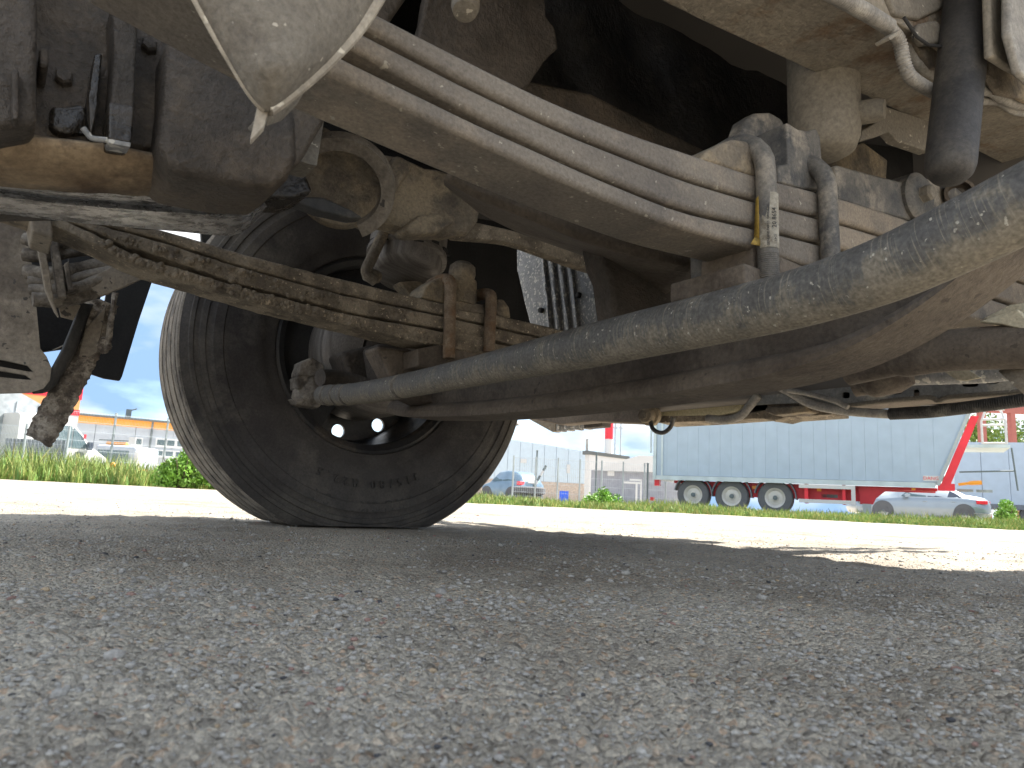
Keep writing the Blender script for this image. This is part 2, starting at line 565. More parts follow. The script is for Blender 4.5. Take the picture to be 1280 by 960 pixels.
def rod_material():
    m = bpy.data.materials.new('scuffed_tie_rod')
    m.use_nodes = True
    nt = m.node_tree
    N, L = nt.nodes.new, nt.links.new
    bs = nt.nodes['Principled BSDF']
    uv = N('ShaderNodeUVMap')
    mp = N('ShaderNodeMapping')
    mp.inputs['Scale'].default_value = (190, 3.0, 1)
    L(uv.outputs['UV'], mp.inputs['Vector'])
    n = N('ShaderNodeTexNoise')
    n.inputs['Scale'].default_value = 1.0
    n.inputs['Detail'].default_value = 7
    n.inputs['Roughness'].default_value = 0.65
    n.inputs['Distortion'].default_value = 0.8
    L(mp.outputs['Vector'], n.inputs['Vector'])
    tc = N('ShaderNodeTexCoord')
    n2 = N('ShaderNodeTexNoise')
    n2.inputs['Scale'].default_value = 24
    n2.inputs['Detail'].default_value = 7
    n2.inputs['Roughness'].default_value = 0.65
    L(tc.outputs['Object'], n2.inputs['Vector'])
    # rings of scraped dirt become fewer towards the near end
    sx = N('ShaderNodeSeparateXYZ')
    L(uv.outputs['UV'], sx.inputs['Vector'])
    ln = N('ShaderNodeMapRange')
    ln.inputs['From Min'].default_value = 0.0
    ln.inputs['From Max'].default_value = 1.7
    ln.inputs['To Min'].default_value = 0.70
    ln.inputs['To Max'].default_value = 0.18
    L(sx.outputs['X'], ln.inputs['Value'])
    mx = N('ShaderNodeMix')
    L(ln.outputs['Result'], mx.inputs['Factor'])
    L(n2.outputs['Fac'], mx.inputs['A'])
    L(n.outputs['Fac'], mx.inputs['B'])
    # dirt lies thicker along the underside of the tube
    geo = N('ShaderNodeSeparateXYZ')
    nrm = N('ShaderNodeTexCoord')
    L(nrm.outputs['Normal'], geo.inputs['Vector'])
    dz = N('ShaderNodeMapRange')
    dz.inputs['From Min'].default_value = -0.2
    dz.inputs['From Max'].default_value = -0.95
    dz.inputs['To Min'].default_value = 0.0
    dz.inputs['To Max'].default_value = 0.17
    L(geo.outputs['Z'], dz.inputs['Value'])
    ad = N('ShaderNodeMath')
    L(mx.outputs['Result'], ad.inputs[0])
    L(dz.outputs['Result'], ad.inputs[1])
    r = N('ShaderNodeValToRGB')
    e = r.color_ramp.elements
    e[0].position = 0.46
    e[0].color = (0.092, 0.088, 0.082, 1)
    e[1].position = 0.68
    e[1].color = (0.25, 0.222, 0.175, 1)
    k = e.new(0.52)
    k.color = (0.115, 0.112, 0.105, 1)
    k = e.new(0.595)
    k.color = (0.195, 0.175, 0.14, 1)
    L(ad.outputs['Value'], r.inputs['Fac'])
    n3 = N('ShaderNodeTexNoise')
    n3.inputs['Scale'].default_value = 150
    n3.inputs['Detail'].default_value = 2
    L(tc.outputs['Object'], n3.inputs['Vector'])
    r3 = N('ShaderNodeValToRGB')
    r3.color_ramp.elements[0].position = 0.69
    r3.color_ramp.elements[1].position = 0.72
    L(n3.outputs['Fac'], r3.inputs['Fac'])
    m2 = N('ShaderNodeMix')
    m2.data_type = 'RGBA'
    L(r3.outputs['Color'], m2.inputs['Factor'])
    L(r.outputs['Color'], m2.inputs['A'])
    m2.inputs['B'].default_value = (0.42, 0.4, 0.34, 1)
    mp4 = N('ShaderNodeMapping')
    mp4.inputs['Scale'].default_value = (330, 1.6, 1)
    mp4.inputs['Rotation'].default_value = (0, 0, 0.002)
    L(uv.outputs['UV'], mp4.inputs['Vector'])
    n4 = N('ShaderNodeTexNoise')
    n4.inputs['Scale'].default_value = 1.0
    n4.inputs['Detail'].default_value = 3
    n4.inputs['Distortion'].default_value = 1.6
    L(mp4.outputs['Vector'], n4.inputs['Vector'])
    r4 = N('ShaderNodeValToRGB')
    r4.color_ramp.elements[0].position = 0.60
    r4.color_ramp.elements[1].position = 0.66
    r4.color_ramp.elements[1].color = (0.7, 0.7, 0.7, 1)
    L(n4.outputs['Fac'], r4.inputs['Fac'])
    m4 = N('ShaderNodeMix')
    m4.data_type = 'RGBA'
    L(r4.outputs['Color'], m4.inputs['Factor'])
    L(m2.outputs['Result'], m4.inputs['A'])
    m4.inputs['B'].default_value = (0.25, 0.225, 0.175, 1)
    n5 = N('ShaderNodeTexNoise')
    n5.inputs['Scale'].default_value = 260
    n5.inputs['Detail'].default_value = 4
    L(tc.outputs['Object'], n5.inputs['Vector'])
    r5 = N('ShaderNodeValToRGB')
    r5.color_ramp.elements[0].position = 0.3
    r5.color_ramp.elements[0].color = (0.62, 0.62, 0.62, 1)
    r5.color_ramp.elements[1].position = 0.7
    r5.color_ramp.elements[1].color = (1.2, 1.2, 1.2, 1)
    L(n5.outputs['Fac'], r5.inputs['Fac'])
    m5 = N('ShaderNodeMix')
    m5.data_type = 'RGBA'
    m5.blend_type = 'MULTIPLY'
    m5.inputs['Factor'].default_value = 1.0
    L(m4.outputs['Result'], m5.inputs['A'])
    L(r5.outputs['Color'], m5.inputs['B'])
    L(m5.outputs['Result'], bs.inputs['Base Color'])
    rr = N('ShaderNodeMapRange')
    rr.inputs['From Min'].default_value = 0.42
    rr.inputs['From Max'].default_value = 0.62
    rr.inputs['To Min'].default_value = 0.5
    rr.inputs['To Max'].default_value = 0.9
    L(ad.outputs['Value'], rr.inputs['Value'])
    L(rr.outputs['Result'], bs.inputs['Roughness'])
    b = N('ShaderNodeBump')
    b.inputs['Strength'].default_value = 0.35
    b.inputs['Distance'].default_value = 0.002
    L(ad.outputs['Value'], b.inputs['Height'])
    L(b.outputs['Normal'], bs.inputs['Normal'])
    return m


M['rod'] = rod_material()

# ================================================================ THE TRUCK
AX_U, MID_V = 0.86, 0.965
truck = empty('truck', (AX_U, MID_V, 0), 'large truck seen from underneath, grimy springs and axle over its shadow on the gravel', 'truck')


def px_strip(top, bot, v, x0, x1, n):
    xs = np.linspace(x0, x1, n)
    # light smoothing of the traced edge
    def sm(poly):
        yy = interp(poly, np.linspace(x0, x1, n * 6))
        k = np.ones(15) / 15
        yp = np.concatenate([np.full(7, 0) + yy[0] - (yy[7:0:-1] - yy[0]), yy, yy[-1] + (yy[-1] - yy[-2:-9:-1])])
        return np.interp(xs, np.linspace(x0, x1, n * 6), np.convolve(yp, k, 'valid'))
    yt, yb = sm(top), sm(bot)
    return [pv(x, y, v) for x, y in zip(xs, yt)], [pv(x, y, v) for x, y in zip(xs, yb)]


# ---- near leaf spring
NV = 0.545
near_spring = empty('leaf_spring', (AX_U, NV + 0.04, 0.45))
put_ = near_spring
near_spring.parent = truck
near_spring.matrix_parent_inverse = Matrix.Translation(-truck.location)
near_leaves = [
    ([(120, -168), (350, -50), (469, 14), (562, 62), (659, 111), (700, 130), (788, 166), (881, 197), (944, 219), (1049, 246), (1112, 266), (1400, 366)],
     [(120, -142), (350, -25), (459, 34), (581, 101), (700, 159), (725, 168), (850, 220), (922, 242), (975, 258), (1050, 276), (1112, 295), (1400, 392)]),
    ([(120, -138), (350, -18), (450, 38), (581, 106), (700, 163), (850, 223), (922, 245), (975, 260), (1050, 279), (1112, 298), (1400, 395)],
     [(120, -112), (350, 8), (434, 56), (550, 119), (600, 146), (675, 183), (725, 208), (850, 260), (944, 281), (975, 289), (1050, 309), (1112, 326), (1400, 424)]),
    ([(120, -100), (350, 28), (425, 69), (550, 130), (600, 155), (675, 188), (725, 212), (850, 264), (944, 285), (975, 292), (1050, 312), (1112, 330), (1400, 428)],
     [(120, -72), (300, 32), (394, 83), (509, 136), (600, 179), (725, 236), (850, 286), (940, 309), (1000, 328), (1112, 362), (1400, 460)]),
]
for t, b in near_leaves:
    T, B = px_strip(t, b, NV, 120, 1400, 44)
    MB().strip(T, B, (0, 0.082, 0)).done('leaf', M['spring'], near_spring, bevel=0.0075, seg=3, sub=0)


def ubolt(x, ybot, ytop, v0, width, r, mat, parent, thread=True, arch=1.0):
    a = pv(x[0], ybot, v0)
    b = pv(x[1], ytop, v0)
    rr = width / 2
    pts = [a, (a + b) / 2, b]
    for k in range(1, 12):
        t = math.pi * k / 12
        pts.append(b + Vector((0, rr - rr * math.cos(t), arch * rr * math.sin(t))))
    pts += [b + Vector((0, width, 0)), a + Vector((0, width, 0))]
    o = MB().tube(pts, r, 16).done('u_bolt', mat, parent)
    if thread:
        th = []
        c = a - Vector((0, 0, 0.004))
        n = 26
        rad = []
        for k in range(n * 2):
            th.append(c + (b - a).normalized() * 0.034 * k / (n * 2 - 1))
            rad.append(r * (1.035 if k % 4 < 2 else 0.96))
        MB().tube(th, rad, 16).done('thread', mat, o)
    return o


ub1 = ubolt((961, 957), 345, 213, NV - 0.0145, 0.111, 0.0137, M['bolt_black'], near_spring)
ub2 = ubolt((1039, 1034), 340, 236, NV - 0.0145, 0.111, 0.0137, M['bolt_black'], near_spring, False)
# paper label wrapped on the near bolt, with a peeling yellow strip
a, b = pv(960, 313, NV - 0.0145), pv(959, 245, NV - 0.0145)
lab = MB()
rows = []
for k in range(9):
    ang = R(-190 + 118 * k / 8)
    d = Vector((math.cos(ang) * 0.0146, math.sin(ang) * 0.0146, 0))
    rows.append([a + d, b + d])
label_part = lab.grid(rows).done('label', M['label_white'], ub1)
MB().grid([[a + Vector((-0.0146, 0.0028, 0.004)), b + Vector((-0.0146, 0.003, -0.003))], [a + Vector((-0.0165, 0.010, 0.010)), b + Vector((-0.014, 0.008, -0.006))]]).done('label', M['label_yellow'], ub1, solid=0.0006)
tip = pv(938, 305, NV - 0.018)
MB().add([a + Vector((-0.0147, 0.002, 0.012)), a + Vector((-0.016, 0.008, 0.018)), tip, a + Vector((-0.0147, 0.002, 0.003))], [(0, 1, 2, 3)]).done('label', M['label_yellow'], ub1, solid=0.0006)
vdir = (b - a).normalized()
nrm = Vector((-math.sin(R(36)), -math.cos(R(36)), 0))
xd = vdir
yd = nrm.cross(xd)
for txt, sz, off, zo in (('GENUINE PARTS  ORIGINAL', 0.0046, -0.0048, 0.03), ('20 8654', 0.0085, 0.0035, 0.040), ('1 PCS', 0.004, 0.005, 0.012)):
    ang = math.atan2(nrm.y, nrm.x)
    o_ = a + vdir * zo + nrm * 0.0152 + yd * (-off)
    text_mesh('label_print', txt, sz, M['ink'], ub1, frame4(o_, xd, yd, nrm), 0.0002)


def trace(name, pts, v, depth, mat, parent, bevel=0.004, seg=2, **kw):
    return MB().prism([pv(x, y, v) for x, y in pts], (0, depth, 0)).done(name, mat, parent, bevel=bevel, seg=seg, **kw)


trace('saddle', [(876, 200), (886, 187), (900, 179), (918, 173), (934, 175), (944, 186), (948, 222), (910, 209)], NV + 0.002, 0.075, M['cast'], near_spring, 0.006, 3)
trace('clamp_plate', [(927, 165), (933, 148), (946, 140), (964, 139), (977, 146), (985, 160), (987, 222), (950, 214), (930, 190)], NV + 0.07, 0.03, M['bolt_black'], near_spring, 0.008, 3)
trace('clamp_plate', [(984, 152), (998, 161), (1010, 163), (1021, 160), (1026, 172), (1031, 236), (1005, 236), (973, 228), (974, 206), (986, 204)], NV + 0.008, 0.06, M['bolt_black'], near_spring, 0.004, 3)
# spring seat below the pack: two stepped blocks
s0 = pv(941, 306, NV + 0.002)
s1 = pv(932, 330, NV - 0.012)
MB().box((s0.x + 0.16, NV + 0.052, s0.z - 0.017), (0.32, 0.10, 0.034)).done('spring_seat', M['axle'], near_spring, bevel=0.004)
MB().box((s1.x + 0.18, NV + 0.052, s1.z - 0.012), (0.36, 0.126, 0.030)).done('spring_seat', M['axle'], near_spring, bevel=0.005)

# ---- far leaf spring
FV = 1.39
far_spring = empty('leaf_spring', (AX_U, FV + 0.045, 0.5))
far_spring.parent = truck
far_spring.matrix_parent_inverse = Matrix.Translation(-truck.location)
far_leaves = [
    ([(-40, 232), (100, 262), (160, 276), (231, 295), (300, 316), (425, 348), (547, 377), (620, 393), (690, 409), (860, 450)],
     [(-40, 243), (100, 274), (160, 289), (200, 299), (300, 332), (425, 366), (547, 392), (620, 408), (690, 424), (860, 466)]),
    ([(-40, 243), (60, 264), (109, 276), (156, 290), (200, 301), (300, 334.5), (425, 368), (547, 394), (620, 410), (690, 426), (860, 468)],
     [(-40, 250), (60, 270), (109, 285), (156, 307), (200, 321), (300, 355), (340, 365), (440, 391), (547, 410), (620, 426), (690, 441), (860, 484)]),
    ([(-40, 247), (0, 252), (37, 258), (70, 269), (125, 296), (159, 315), (200, 328), (300, 359), (340, 369), (440, 394), (547, 413), (620, 429), (690, 444), (860, 486)],
     [(-40, 252), (0, 260), (37, 273), (70, 284), (125, 308), (159, 326), (200, 342), (300, 371), (340, 383), (440, 408), (522, 428), (547, 431), (620, 446), (690, 461), (860, 504)]),
]
for i, (t, b) in enumerate(far_leaves):
    T, B = px_strip(t, b, FV, -40, 860, 120)
    MB().strip(T, B, (0, 0.085, 0)).done('leaf', M['rusty_spring'], far_spring, bevel=0.006, seg=2, rough=(0.006 if i else 0.003, 0.02))
# mud crust stuck along the two lower leaves
mud = MB()
for k in range(420):
    x = 120 + 430 * random.random() ** 0.9
    li = random.choice((1, 2, 2, 2))
    yt = float(interp(far_leaves[li][0], [x])[0])
    yb = float(interp(far_leaves[li][1], [x])[0])
    c = pv(x, yt + (yb - yt) * random.uniform(0.15, 0.95), FV - 0.001)
    r = random.uniform(0.003, 0.0075) * (0.6 if x > 420 else 1)
    mud.lathe([(0.0, -0.35 * r), (r * 0.8, -0.25 * r), (r, 0.05 * r), (r * 0.6, 0.45 * r), (0, 0.55 * r)], c, (random.uniform(-.4, .4), -1, random.uniform(-.4, .4)), 6)
mud.done('mud_crust', M['rusty_spring'], far_spring, rough=(0.006, 0.012), kind='stuff')
ubolt((561, 563), 448, 355, FV - 0.016, 0.117, 0.0142, M['rust_bolt'], far_spring, False, 0.35)
ubolt((611, 614), 440, 372, FV - 0.016, 0.117, 0.0142, M['rust_bolt'], far_spring, False, 0.3)
trace('saddle', [(527, 372), (533, 357), (545, 348), (556, 346), (566, 352), (568, 382), (548, 377)], FV + 0.003, 0.08, M['cast'], far_spring, 0.006, 3)
trace('saddle', [(618, 386), (622, 374), (630, 374), (637, 384), (639, 398), (622, 394)], FV + 0.003, 0.08, M['cast'], far_spring, 0.005, 3)
trace('clamp_plate', [(566, 374), (606, 381), (606, 393), (566, 386)], FV - 0.004, 0.09, M['cast'], far_spring, 0.004)
cc = pv(575, 372, FV + 0.03)
MB().lathe([(0, 0.088), (0.02, 0.087), (0.031, 0.077), (0.033, 0.06), (0.030, 0.045), (0.037, 0.042), (0.04, 0.02), (0.04, -0.02), (0, -0.02)], cc, (0.03, 0, 1), 24).done('stop_knob', M['cast'], far_spring)
trace('clamp_plate', [(566, 412), (620, 424), (620, 445), (566, 436)], FV - 0.006, 0.09, M['rusty_spring'], far_spring, 0.004)
trace('spring_seat', [(522, 436), (550, 430), (640, 447), (640, 475), (522, 458)], FV + 0.0, 0.1, M['axle'], far_spring, 0.004)
trace('spring_clamp', [(36, 265), (65, 268), (67, 299), (40, 290)], FV - 0.008, 0.11, M['step'], far_spring, 0.004)

# ---- bracket in front of the near spring
hang = empty('hanger_bracket', pv(330, 60, 0.5))
hang.parent = truck
hang.matrix_parent_inverse = Matrix.Translation(-truck.location)
HV = 0.475
Lr = [(180, -120), (222, -40), (246, 5), (268, 45), (290, 82), (308, 112), (322, 130), (331, 137)]
Rr = [(560, -150), (508, -60), (472, 2), (448, 38), (420, 68), (388, 98), (358, 122), (336, 138)]
Ls, Rs = [], []
rowsP = []
LL = spl([Vector((x, y, 0)) for x, y in Lr], 4)
RRp = spl([Vector((x, y, 0)) for x, y in Rr], 4)
for p, q in zip(LL, RRp):
    row = []
    for k in range(13):
        t = k / 12
        x, y = p.x + (q.x - p.x) * t, p.y + (q.y - p.y) * t
        row.append(pv(x, y, HV - 0.03 * math.sin(math.pi * t) * min(1, (q.x - p.x) / 120)))
    rowsP.append(row)
MB().grid(rowsP).done('face_plate', M['hanger'], hang, solid=0.004)
fl = MB()
fl.tube([pv(p.x, p.y, HV - 0.002) for p in RRp], [0.0045] * len(RRp), 8)
fl.done('welded_edge', M['dusty'], hang)
fl = MB()
fl.tube([pv(p.x, p.y, HV - 0.001) for p in LL], [0.0022] * len(LL), 8)
fl.done('welded_edge', M['dusty'], hang)
MB().grid([[pv(p.x, p.y, HV + 0.001), pv(p.x, p.y, HV + 0.001) + Vector((0.004, 0.062, 0.012))] for p in RRp]).done('flange', M['hanger'], hang, solid=0.005)
MB().prism([pv(322, 130, HV), pv(331, 137, HV), pv(336, 138, HV), pv(330, 158, HV), pv(314, 175, HV), pv(313, 172, HV)], (0.002, 0.008, 0)).done('tip', M['dusty'], hang, bevel=0.0015)
MB().prism([pv(331, 137, HV + 0.006), pv(388, 98, HV + 0.03), pv(372, 126, HV + 0.03), pv(352, 146, HV + 0.03), pv(334, 152, HV + 0.008)], (0.002, 0.008, 0.0)).done('gusset', M['hanger'], hang, bevel=0.0015)

# ---- engine, sump and gearbox, upper left
engine = empty('engine', (0.3, MID_V, 0.8))
engine.parent = truck
engine.matrix_parent_inverse = Matrix.Translation(-truck.location)
trace('crankcase', [(-260, -160), (620, -160), (430, 110), (376, 205), (330, 214), (215, 205), (198, 188), (120, 186), (-260, 172)], 0.85, 0.28, M['engine'], engine, 0.01, 3)
trace('bell_housing', [(208, 45), (250, 20), (330, 92), (372, 140), (374, 196), (362, 222), (344, 234), (300, 231), (258, 223), (216, 214), (203, 196), (199, 178), (206, 120)], 0.79, 0.12, M['engine'], engine, 0.012, 4)
trace('side_cover', [(-260, -120), (47, -120), (46, 155), (-10, 160), (-260, 150)], 0.78, 0.09, M['engine'], engine, 0.008, 3)
trace('cover_lug', [(49, 58), (61, 58), (61, 84), (49, 83)], 0.80, 0.08, M['engine'], engine, 0.004)
trace('rib', [(14, 85), (24, 86), (24, 150), (15, 150)], 0.768, 0.03, M['engine'], engine, 0.004)
trace('rib', [(118, 68), (128, 66), (121, 140), (117, 160), (112, 172), (110, 120)], 0.82, 0.05, M['oil_wet'], engine, 0.004)
trace('strap', [(140, 0), (174, 0), (170, 90), (168, 140), (164, 180), (134, 176), (138, 130), (143, 70)], 0.80, 0.06, M['engine'], engine, 0.004)
trace('strap_foot', [(136, 126), (169, 132), (164, 179), (135, 174)], 0.795, 0.05, M['oil_wet'], engine, 0.003)
MB().prism([pv(x, y, 0.79) for x, y in ((135, 173), (164, 178), (163, 184), (136, 179))], (0, 0.03, 0.004)).done('painted_glint', M['guard'], engine, bevel=0.001)  # pale strip, and the tube below, stand in for glints on the oil
MB().tube(spl([pv(x, y, 0.80) for x, y in ((104, 160), (110, 168), (116, 173), (134, 175))], 4), 0.003, 8).done('painted_glint', M['guard'], engine)
for x, y in ((80, 100), (186, 60), (30, 30)):
    MB().lathe([(0, -0.012), (0.007, -0.011), (0.009, -0.008), (0.009, 0.03)], pv(x, y, 0.80 if x < 60 or x > 200 else 0.85), (0.1, 1, -0.1), 6).done('bolt', M['engine'], engine, smooth=20)
trace('oil_drip', [(66, 132), (100, 128), (112, 132), (116, 172), (104, 168), (66, 165)], 0.842, 0.03, M['oil_wet'], engine, 0.006, rough=(0.012, 0.03), sub=3)
# rusty flank of the sump, leaning out
rows = []
xs = np.linspace(-200, 245, 40)
top = interp([(-200, 165), (0, 168), (140, 180), (200, 196), (245, 224)], xs)
bot = interp([(-200, 214), (0, 226), (100, 236), (200, 240), (245, 241)], xs)
for k in range(8):
    t = k / 7
    rows.append([pv(x, a_ + (b_ - a_) * t, 0.83 + 0.07 * t - 0.012 * math.sin(math.pi * t)) for x, a_, b_ in zip(xs, top, bot)])
MB().grid(rows).done('sump_side', M['rust_flank'], engine, solid=0.01, rough=(0.008, 0.06))
# black oily bottom of the sump in two steps
xs = np.linspace(-200, 331, 50)
y0 = interp([(-200, 210), (0, 222), (100, 235), (230, 239), (331, 236)], xs)
y1 = interp([(-200, 224), (0, 236), (80, 246), (200, 256), (300, 262), (331, 244)], xs)
MB().grid([[pv(x, y, 0.90) for x, y in zip(xs, y0)], [pv(x, y, 0.965) for x, y in zip(xs, y1)]]).done('sump_flange', M['sump'], engine, solid=0.006)
y0 = interp([(-200, 227), (0, 239), (80, 249), (200, 259), (300, 265), (325, 254)], xs)
y1 = interp([(-200, 246), (0, 261), (100, 273), (230, 285), (285, 291), (306, 284), (322, 262), (331, 244)], xs)
y1 = np.maximum(y1, y0)
MB().grid([[pv(x, y, 0.967) for x, y in zip(xs, y0)], [pv(x, y, 1.05) for x, y in zip(xs, y1)]]).done('sump_bottom', M['sump'], engine, solid=0.012)
trace('gearbox_lug', [(330, 164), (376, 178), (381, 128), (405, 152), (396, 207), (386, 205), (371, 200), (352, 170)], 0.88, 0.05, M['hanger'], engine, 0.003)
# black mass of the engine over the axle
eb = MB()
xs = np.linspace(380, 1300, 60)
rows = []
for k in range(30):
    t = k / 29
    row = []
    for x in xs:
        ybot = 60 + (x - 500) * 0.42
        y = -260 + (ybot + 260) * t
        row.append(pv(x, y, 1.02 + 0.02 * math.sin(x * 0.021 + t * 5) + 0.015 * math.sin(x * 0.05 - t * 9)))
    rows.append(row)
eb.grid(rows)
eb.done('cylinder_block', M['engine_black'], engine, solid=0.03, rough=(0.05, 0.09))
trace('block_foot', [(640, 96), (740, 118), (830, 160), (900, 196), (960, 220), (960, 250), (640, 160)], 0.9, 0.12, M['engine'], engine, 0.01, 3, rough=(0.02, 0.04))
trace('heat_shield', [(545, -60), (683, -60), (684, 20), (694, 36), (696, 60), (684, 74), (672, 88), (664, 104), (640, 120), (520, 60)], 0.84, 0.02, M['engine'], engine, 0.004, rough=(0.012, 0.05), sub=3)
bc = pv(582, 4, 0.74)
MB().lathe([(0, -0.02), (0.016, -0.018), (0.019, -0.008), (0.019, 0.03), (0.024, 0.032), (0.024, 0.05), (0, 0.05)], bc, (0.2, 0.3, 1), 20).done('drain_plug', M['hanger'], engine)

# ---- castings between the springs
trace('steering_box', [(400, 150), (455, 186), (505, 196), (560, 215), (604, 240), (600, 276), (592, 288), (560, 291), (512, 286), (476, 277), (440, 258), (420, 230)], 1.10, 0.06, M['cast'], truck, 0.014, 3, rough=(0.02, 0.05), sub=2)
trace('casting_web', [(496, 190), (520, 204), (470, 282), (452, 276)], 1.085, 0.05, M['cast'], truck, 0.012, 3)
trace('casting_web', [(505, 285), (525, 268), (560, 265), (572, 276), (548, 292), (515, 293)], 1.08, 0.05, M['cast'], truck, 0.008, 3)
# open round collar on the casting
cc = pv(425, 238, 1.06)
axd = (C - cc).normalized() * 0.75 + Vector((0.0, 0, -0.45))
col_ = MB()
col_.lathe([(0.066, 0.0), (0.088, 0.004), (0.09, -0.02), (0.072, -0.03), (0.064, -0.022)], cc, axd, 40, closed=True, a0=R(-150), a1=R(120))
col_.done('collar', M['step'], truck)
MB().lathe([(0, -0.03), (0.05, -0.028), (0.068, -0.014), (0.07, 0.0)], cc, axd, 32).done('cup', M['cast'], truck)
trace('lower_lip', [(362, 250), (372, 245), (404, 246), (440, 262), (455, 272), (440, 273), (400, 264)], 1.05, 0.03, M['black_paint'], truck, 0.004)
trace('oily_bracket', [(330, 236), (352, 214), (378, 204), (392, 240), (366, 248), (332, 246)], 1.0, 0.08, M['oil_wet'], truck, 0.006)
# thin rusty link from the casting towards the front
T, B = px_strip([(570, 272), (640, 287), (700, 306), (740, 322), (757, 334)], [(570, 296), (640, 302), (700, 324), (740, 338), (762, 343)], 1.12, 570, 760, 14)
MB().strip(T, B, (0, 0.03, 0)).done('rusty_link', M['rusty_spring'], truck, bevel=0.004)
# curved cross member below the near spring
rows = []
tp = [(560, 215), (596, 236), (650, 258), (720, 288), (800, 312), (880, 330)]
bt = [(560, 225), (606, 262), (650, 284), (694, 300), (740, 316), (757, 332), (768, 360), (778, 398)]
xs1 = np.linspace(0, 1, 24)
tpi = [Vector((float(np.interp(t, np.linspace(0, 1, len(tp)), [p[0] for p in tp])), float(np.interp(t, np.linspace(0, 1, len(tp)), [p[1] for p in tp])), 0)) for t in xs1]
bti = [Vector((float(np.interp(t, np.linspace(0, 1, len(bt)), [p[0] for p in bt])), float(np.interp(t, np.linspace(0, 1, len(bt)), [p[1] for p in bt])), 0)) for t in xs1]
for k in range(9):
    t = k / 8
    rows.append([pv(p.x + (q.x - p.x) * t, p.y + (q.y - p.y) * t, 0.70 + 0.22 * t) for p, q in zip(tpi, bti)])
MB().grid(rows).done('cross_member', M['axle'], truck, solid=0.02)
trace('axle_pad', [(750, 300), (880, 330), (880, 400), (772, 410), (764, 350), (756, 332)], 0.80, 0.05, M['engine'], truck, 0.01, 3)

# ---- brake chamber above the far spring
ba = pv(512, 296, 1.62)
bb = pv(508, 352, 1.60)
axd = (bb - ba)
ln = axd.length
bch = MB().lathe([(0.0, -0.1), (0.098, -0.1), (0.1, 0.0), (0.1, ln * 0.45), (0.104, ln * 0.46), (0.104, ln * 0.56), (0.094, ln * 0.6), (0.088, ln * 0.86), (0.07, ln * 0.98), (0.0, ln)],
                 ba, axd + Vector((-0.012, -0.01, 0)), 36).done('brake_chamber', M['drum'], truck)
sl_ = MB()
for k in range(9):
    a_ = R(180 + k * 24 - 20)
    ctr = ba + axd.normalized() * (ln * (0.32 if k % 2 else 0.36)) + Vector((math.cos(a_) * 0.102, math.sin(a_) * 0.102, 0))
    sl_.box(ctr, (0.024, 0.014, 0.008), a_ + math.pi / 2)
sl_.done('clamp_slots', M['dark_void'], bch)
MB().tube(spl([pv(480, 290, 1.56), pv(466, 320, 1.55), pv(458, 340, 1.56), pv(470, 352, 1.56)], 6), 0.014, 10).done('air_pipe', M['cast'], truck)
MB().tube(spl([pv(548, 300, 1.55), pv(546, 330, 1.56), pv(535, 352, 1.56)], 6), 0.006, 8).done('air_pipe', M['cable'], truck)
MB().lathe([(0, -0.02), (0.015, -0.019), (0.019, 0), (0.015, 0.019), (0, 0.02)], pv(465, 345, 1.58), (1, 0.2, 0.1), 18).done('pipe_union', M['cast'], truck)
trace('chamber_bracket', [(500, 352), (560, 348), (575, 372), (520, 376)], 1.58, 0.05, M['cast'], truck, 0.004)

# ---- front axle beam
BU = 0.80
bot = [(470, 420), (496, 470), (506, 500), (522, 518), (541, 526), (620, 526.5), (700, 522), (800, 512), (900, 499.5), (1000, 484.5), (1060, 470), (1110, 453), (1150, 433), (1200, 404), (1280, 345), (1420, 225)]
xs = np.concatenate([np.linspace(526, 550, 6), np.linspace(560, 1420, 60)])
yb = interp(bot, xs)
k5 = np.ones(5) / 5
yb[2:-2] = np.convolve(yb, k5, 'valid')
Pb = [pu(x, y, BU + 0.1) - Vector((0.1, 0, 0)) for x, y in zip(xs, yb)]
beam = MB()
sec = [(0.0, 0.012), (0.0, 0.0), (0.1, 0.0), (0.1, 0.012), (0.1, 0.022), (0.066, 0.032), (0.066, 0.088), (0.1, 0.098), (0.1, 0.12), (0.0, 0.12), (0.0, 0.098), (0.026, 0.088), (0.03, 0.036), (0.004, 0.024)]
rows = []
for i, p in enumerate(Pb):
    t = (Pb[min(i + 1, len(Pb) - 1)] - Pb[max(i - 1, 0)]).normalized()
    up = Vector((1, 0, 0)).cross(t)
    if up.z < 0: up = -up
    hs = float(np.interp(xs[i], [980, 1250], [1.0, 0.35]))
    rows.append([p + Vector((1, 0, 0)) * a_ + up * h_ * hs for a_, h_ in sec])
rows = [r + [r[0]] for r in rows]
beam.grid(rows)
beam.done('axle_beam', M['axle'], truck, smooth=50, bevel=0)
trace('axle_pad', [(470, 432), (540, 440), (620, 452), (620, 500), (530, 505), (500, 490)], 1.46, 0.08, M['axle'], truck, 0.012, 3)

# ---- tie rod
TU = 0.667
ctr = [(404, 494), (440, 492.5), (480, 487), (520, 479.5), (580, 467), (640, 454), (720, 436.5), (800, 418.5), (880, 401), (950, 385), (1005, 371), (1060, 354), (1110, 336), (1160, 314), (1210, 290), (1260, 265), (1330, 229), (1420, 180)]
wd = [25, 27, 30, 32, 37, 43, 55, 61, 67, 73, 77, 82, 88, 93, 98, 102, 106, 112]
path, rad = [], []
for (x, y), wpx in zip(ctr, wd):
    p = pu(x, y, TU)
    path.append(p)
    rad.append(wpx * 0.5 * (p - C).dot(HEAD) / F_PX)
path = spl(path, 6)
rad = np.interp(np.linspace(0, 1, len(path)), np.linspace(0, 1, len(rad)), rad)
rad = np.convolve(np.concatenate([[rad[0]] * 4, rad, [rad[-1]] * 4]), np.ones(9) / 9, 'valid')
tie = empty('tie_rod', path[0])
tie.parent = truck
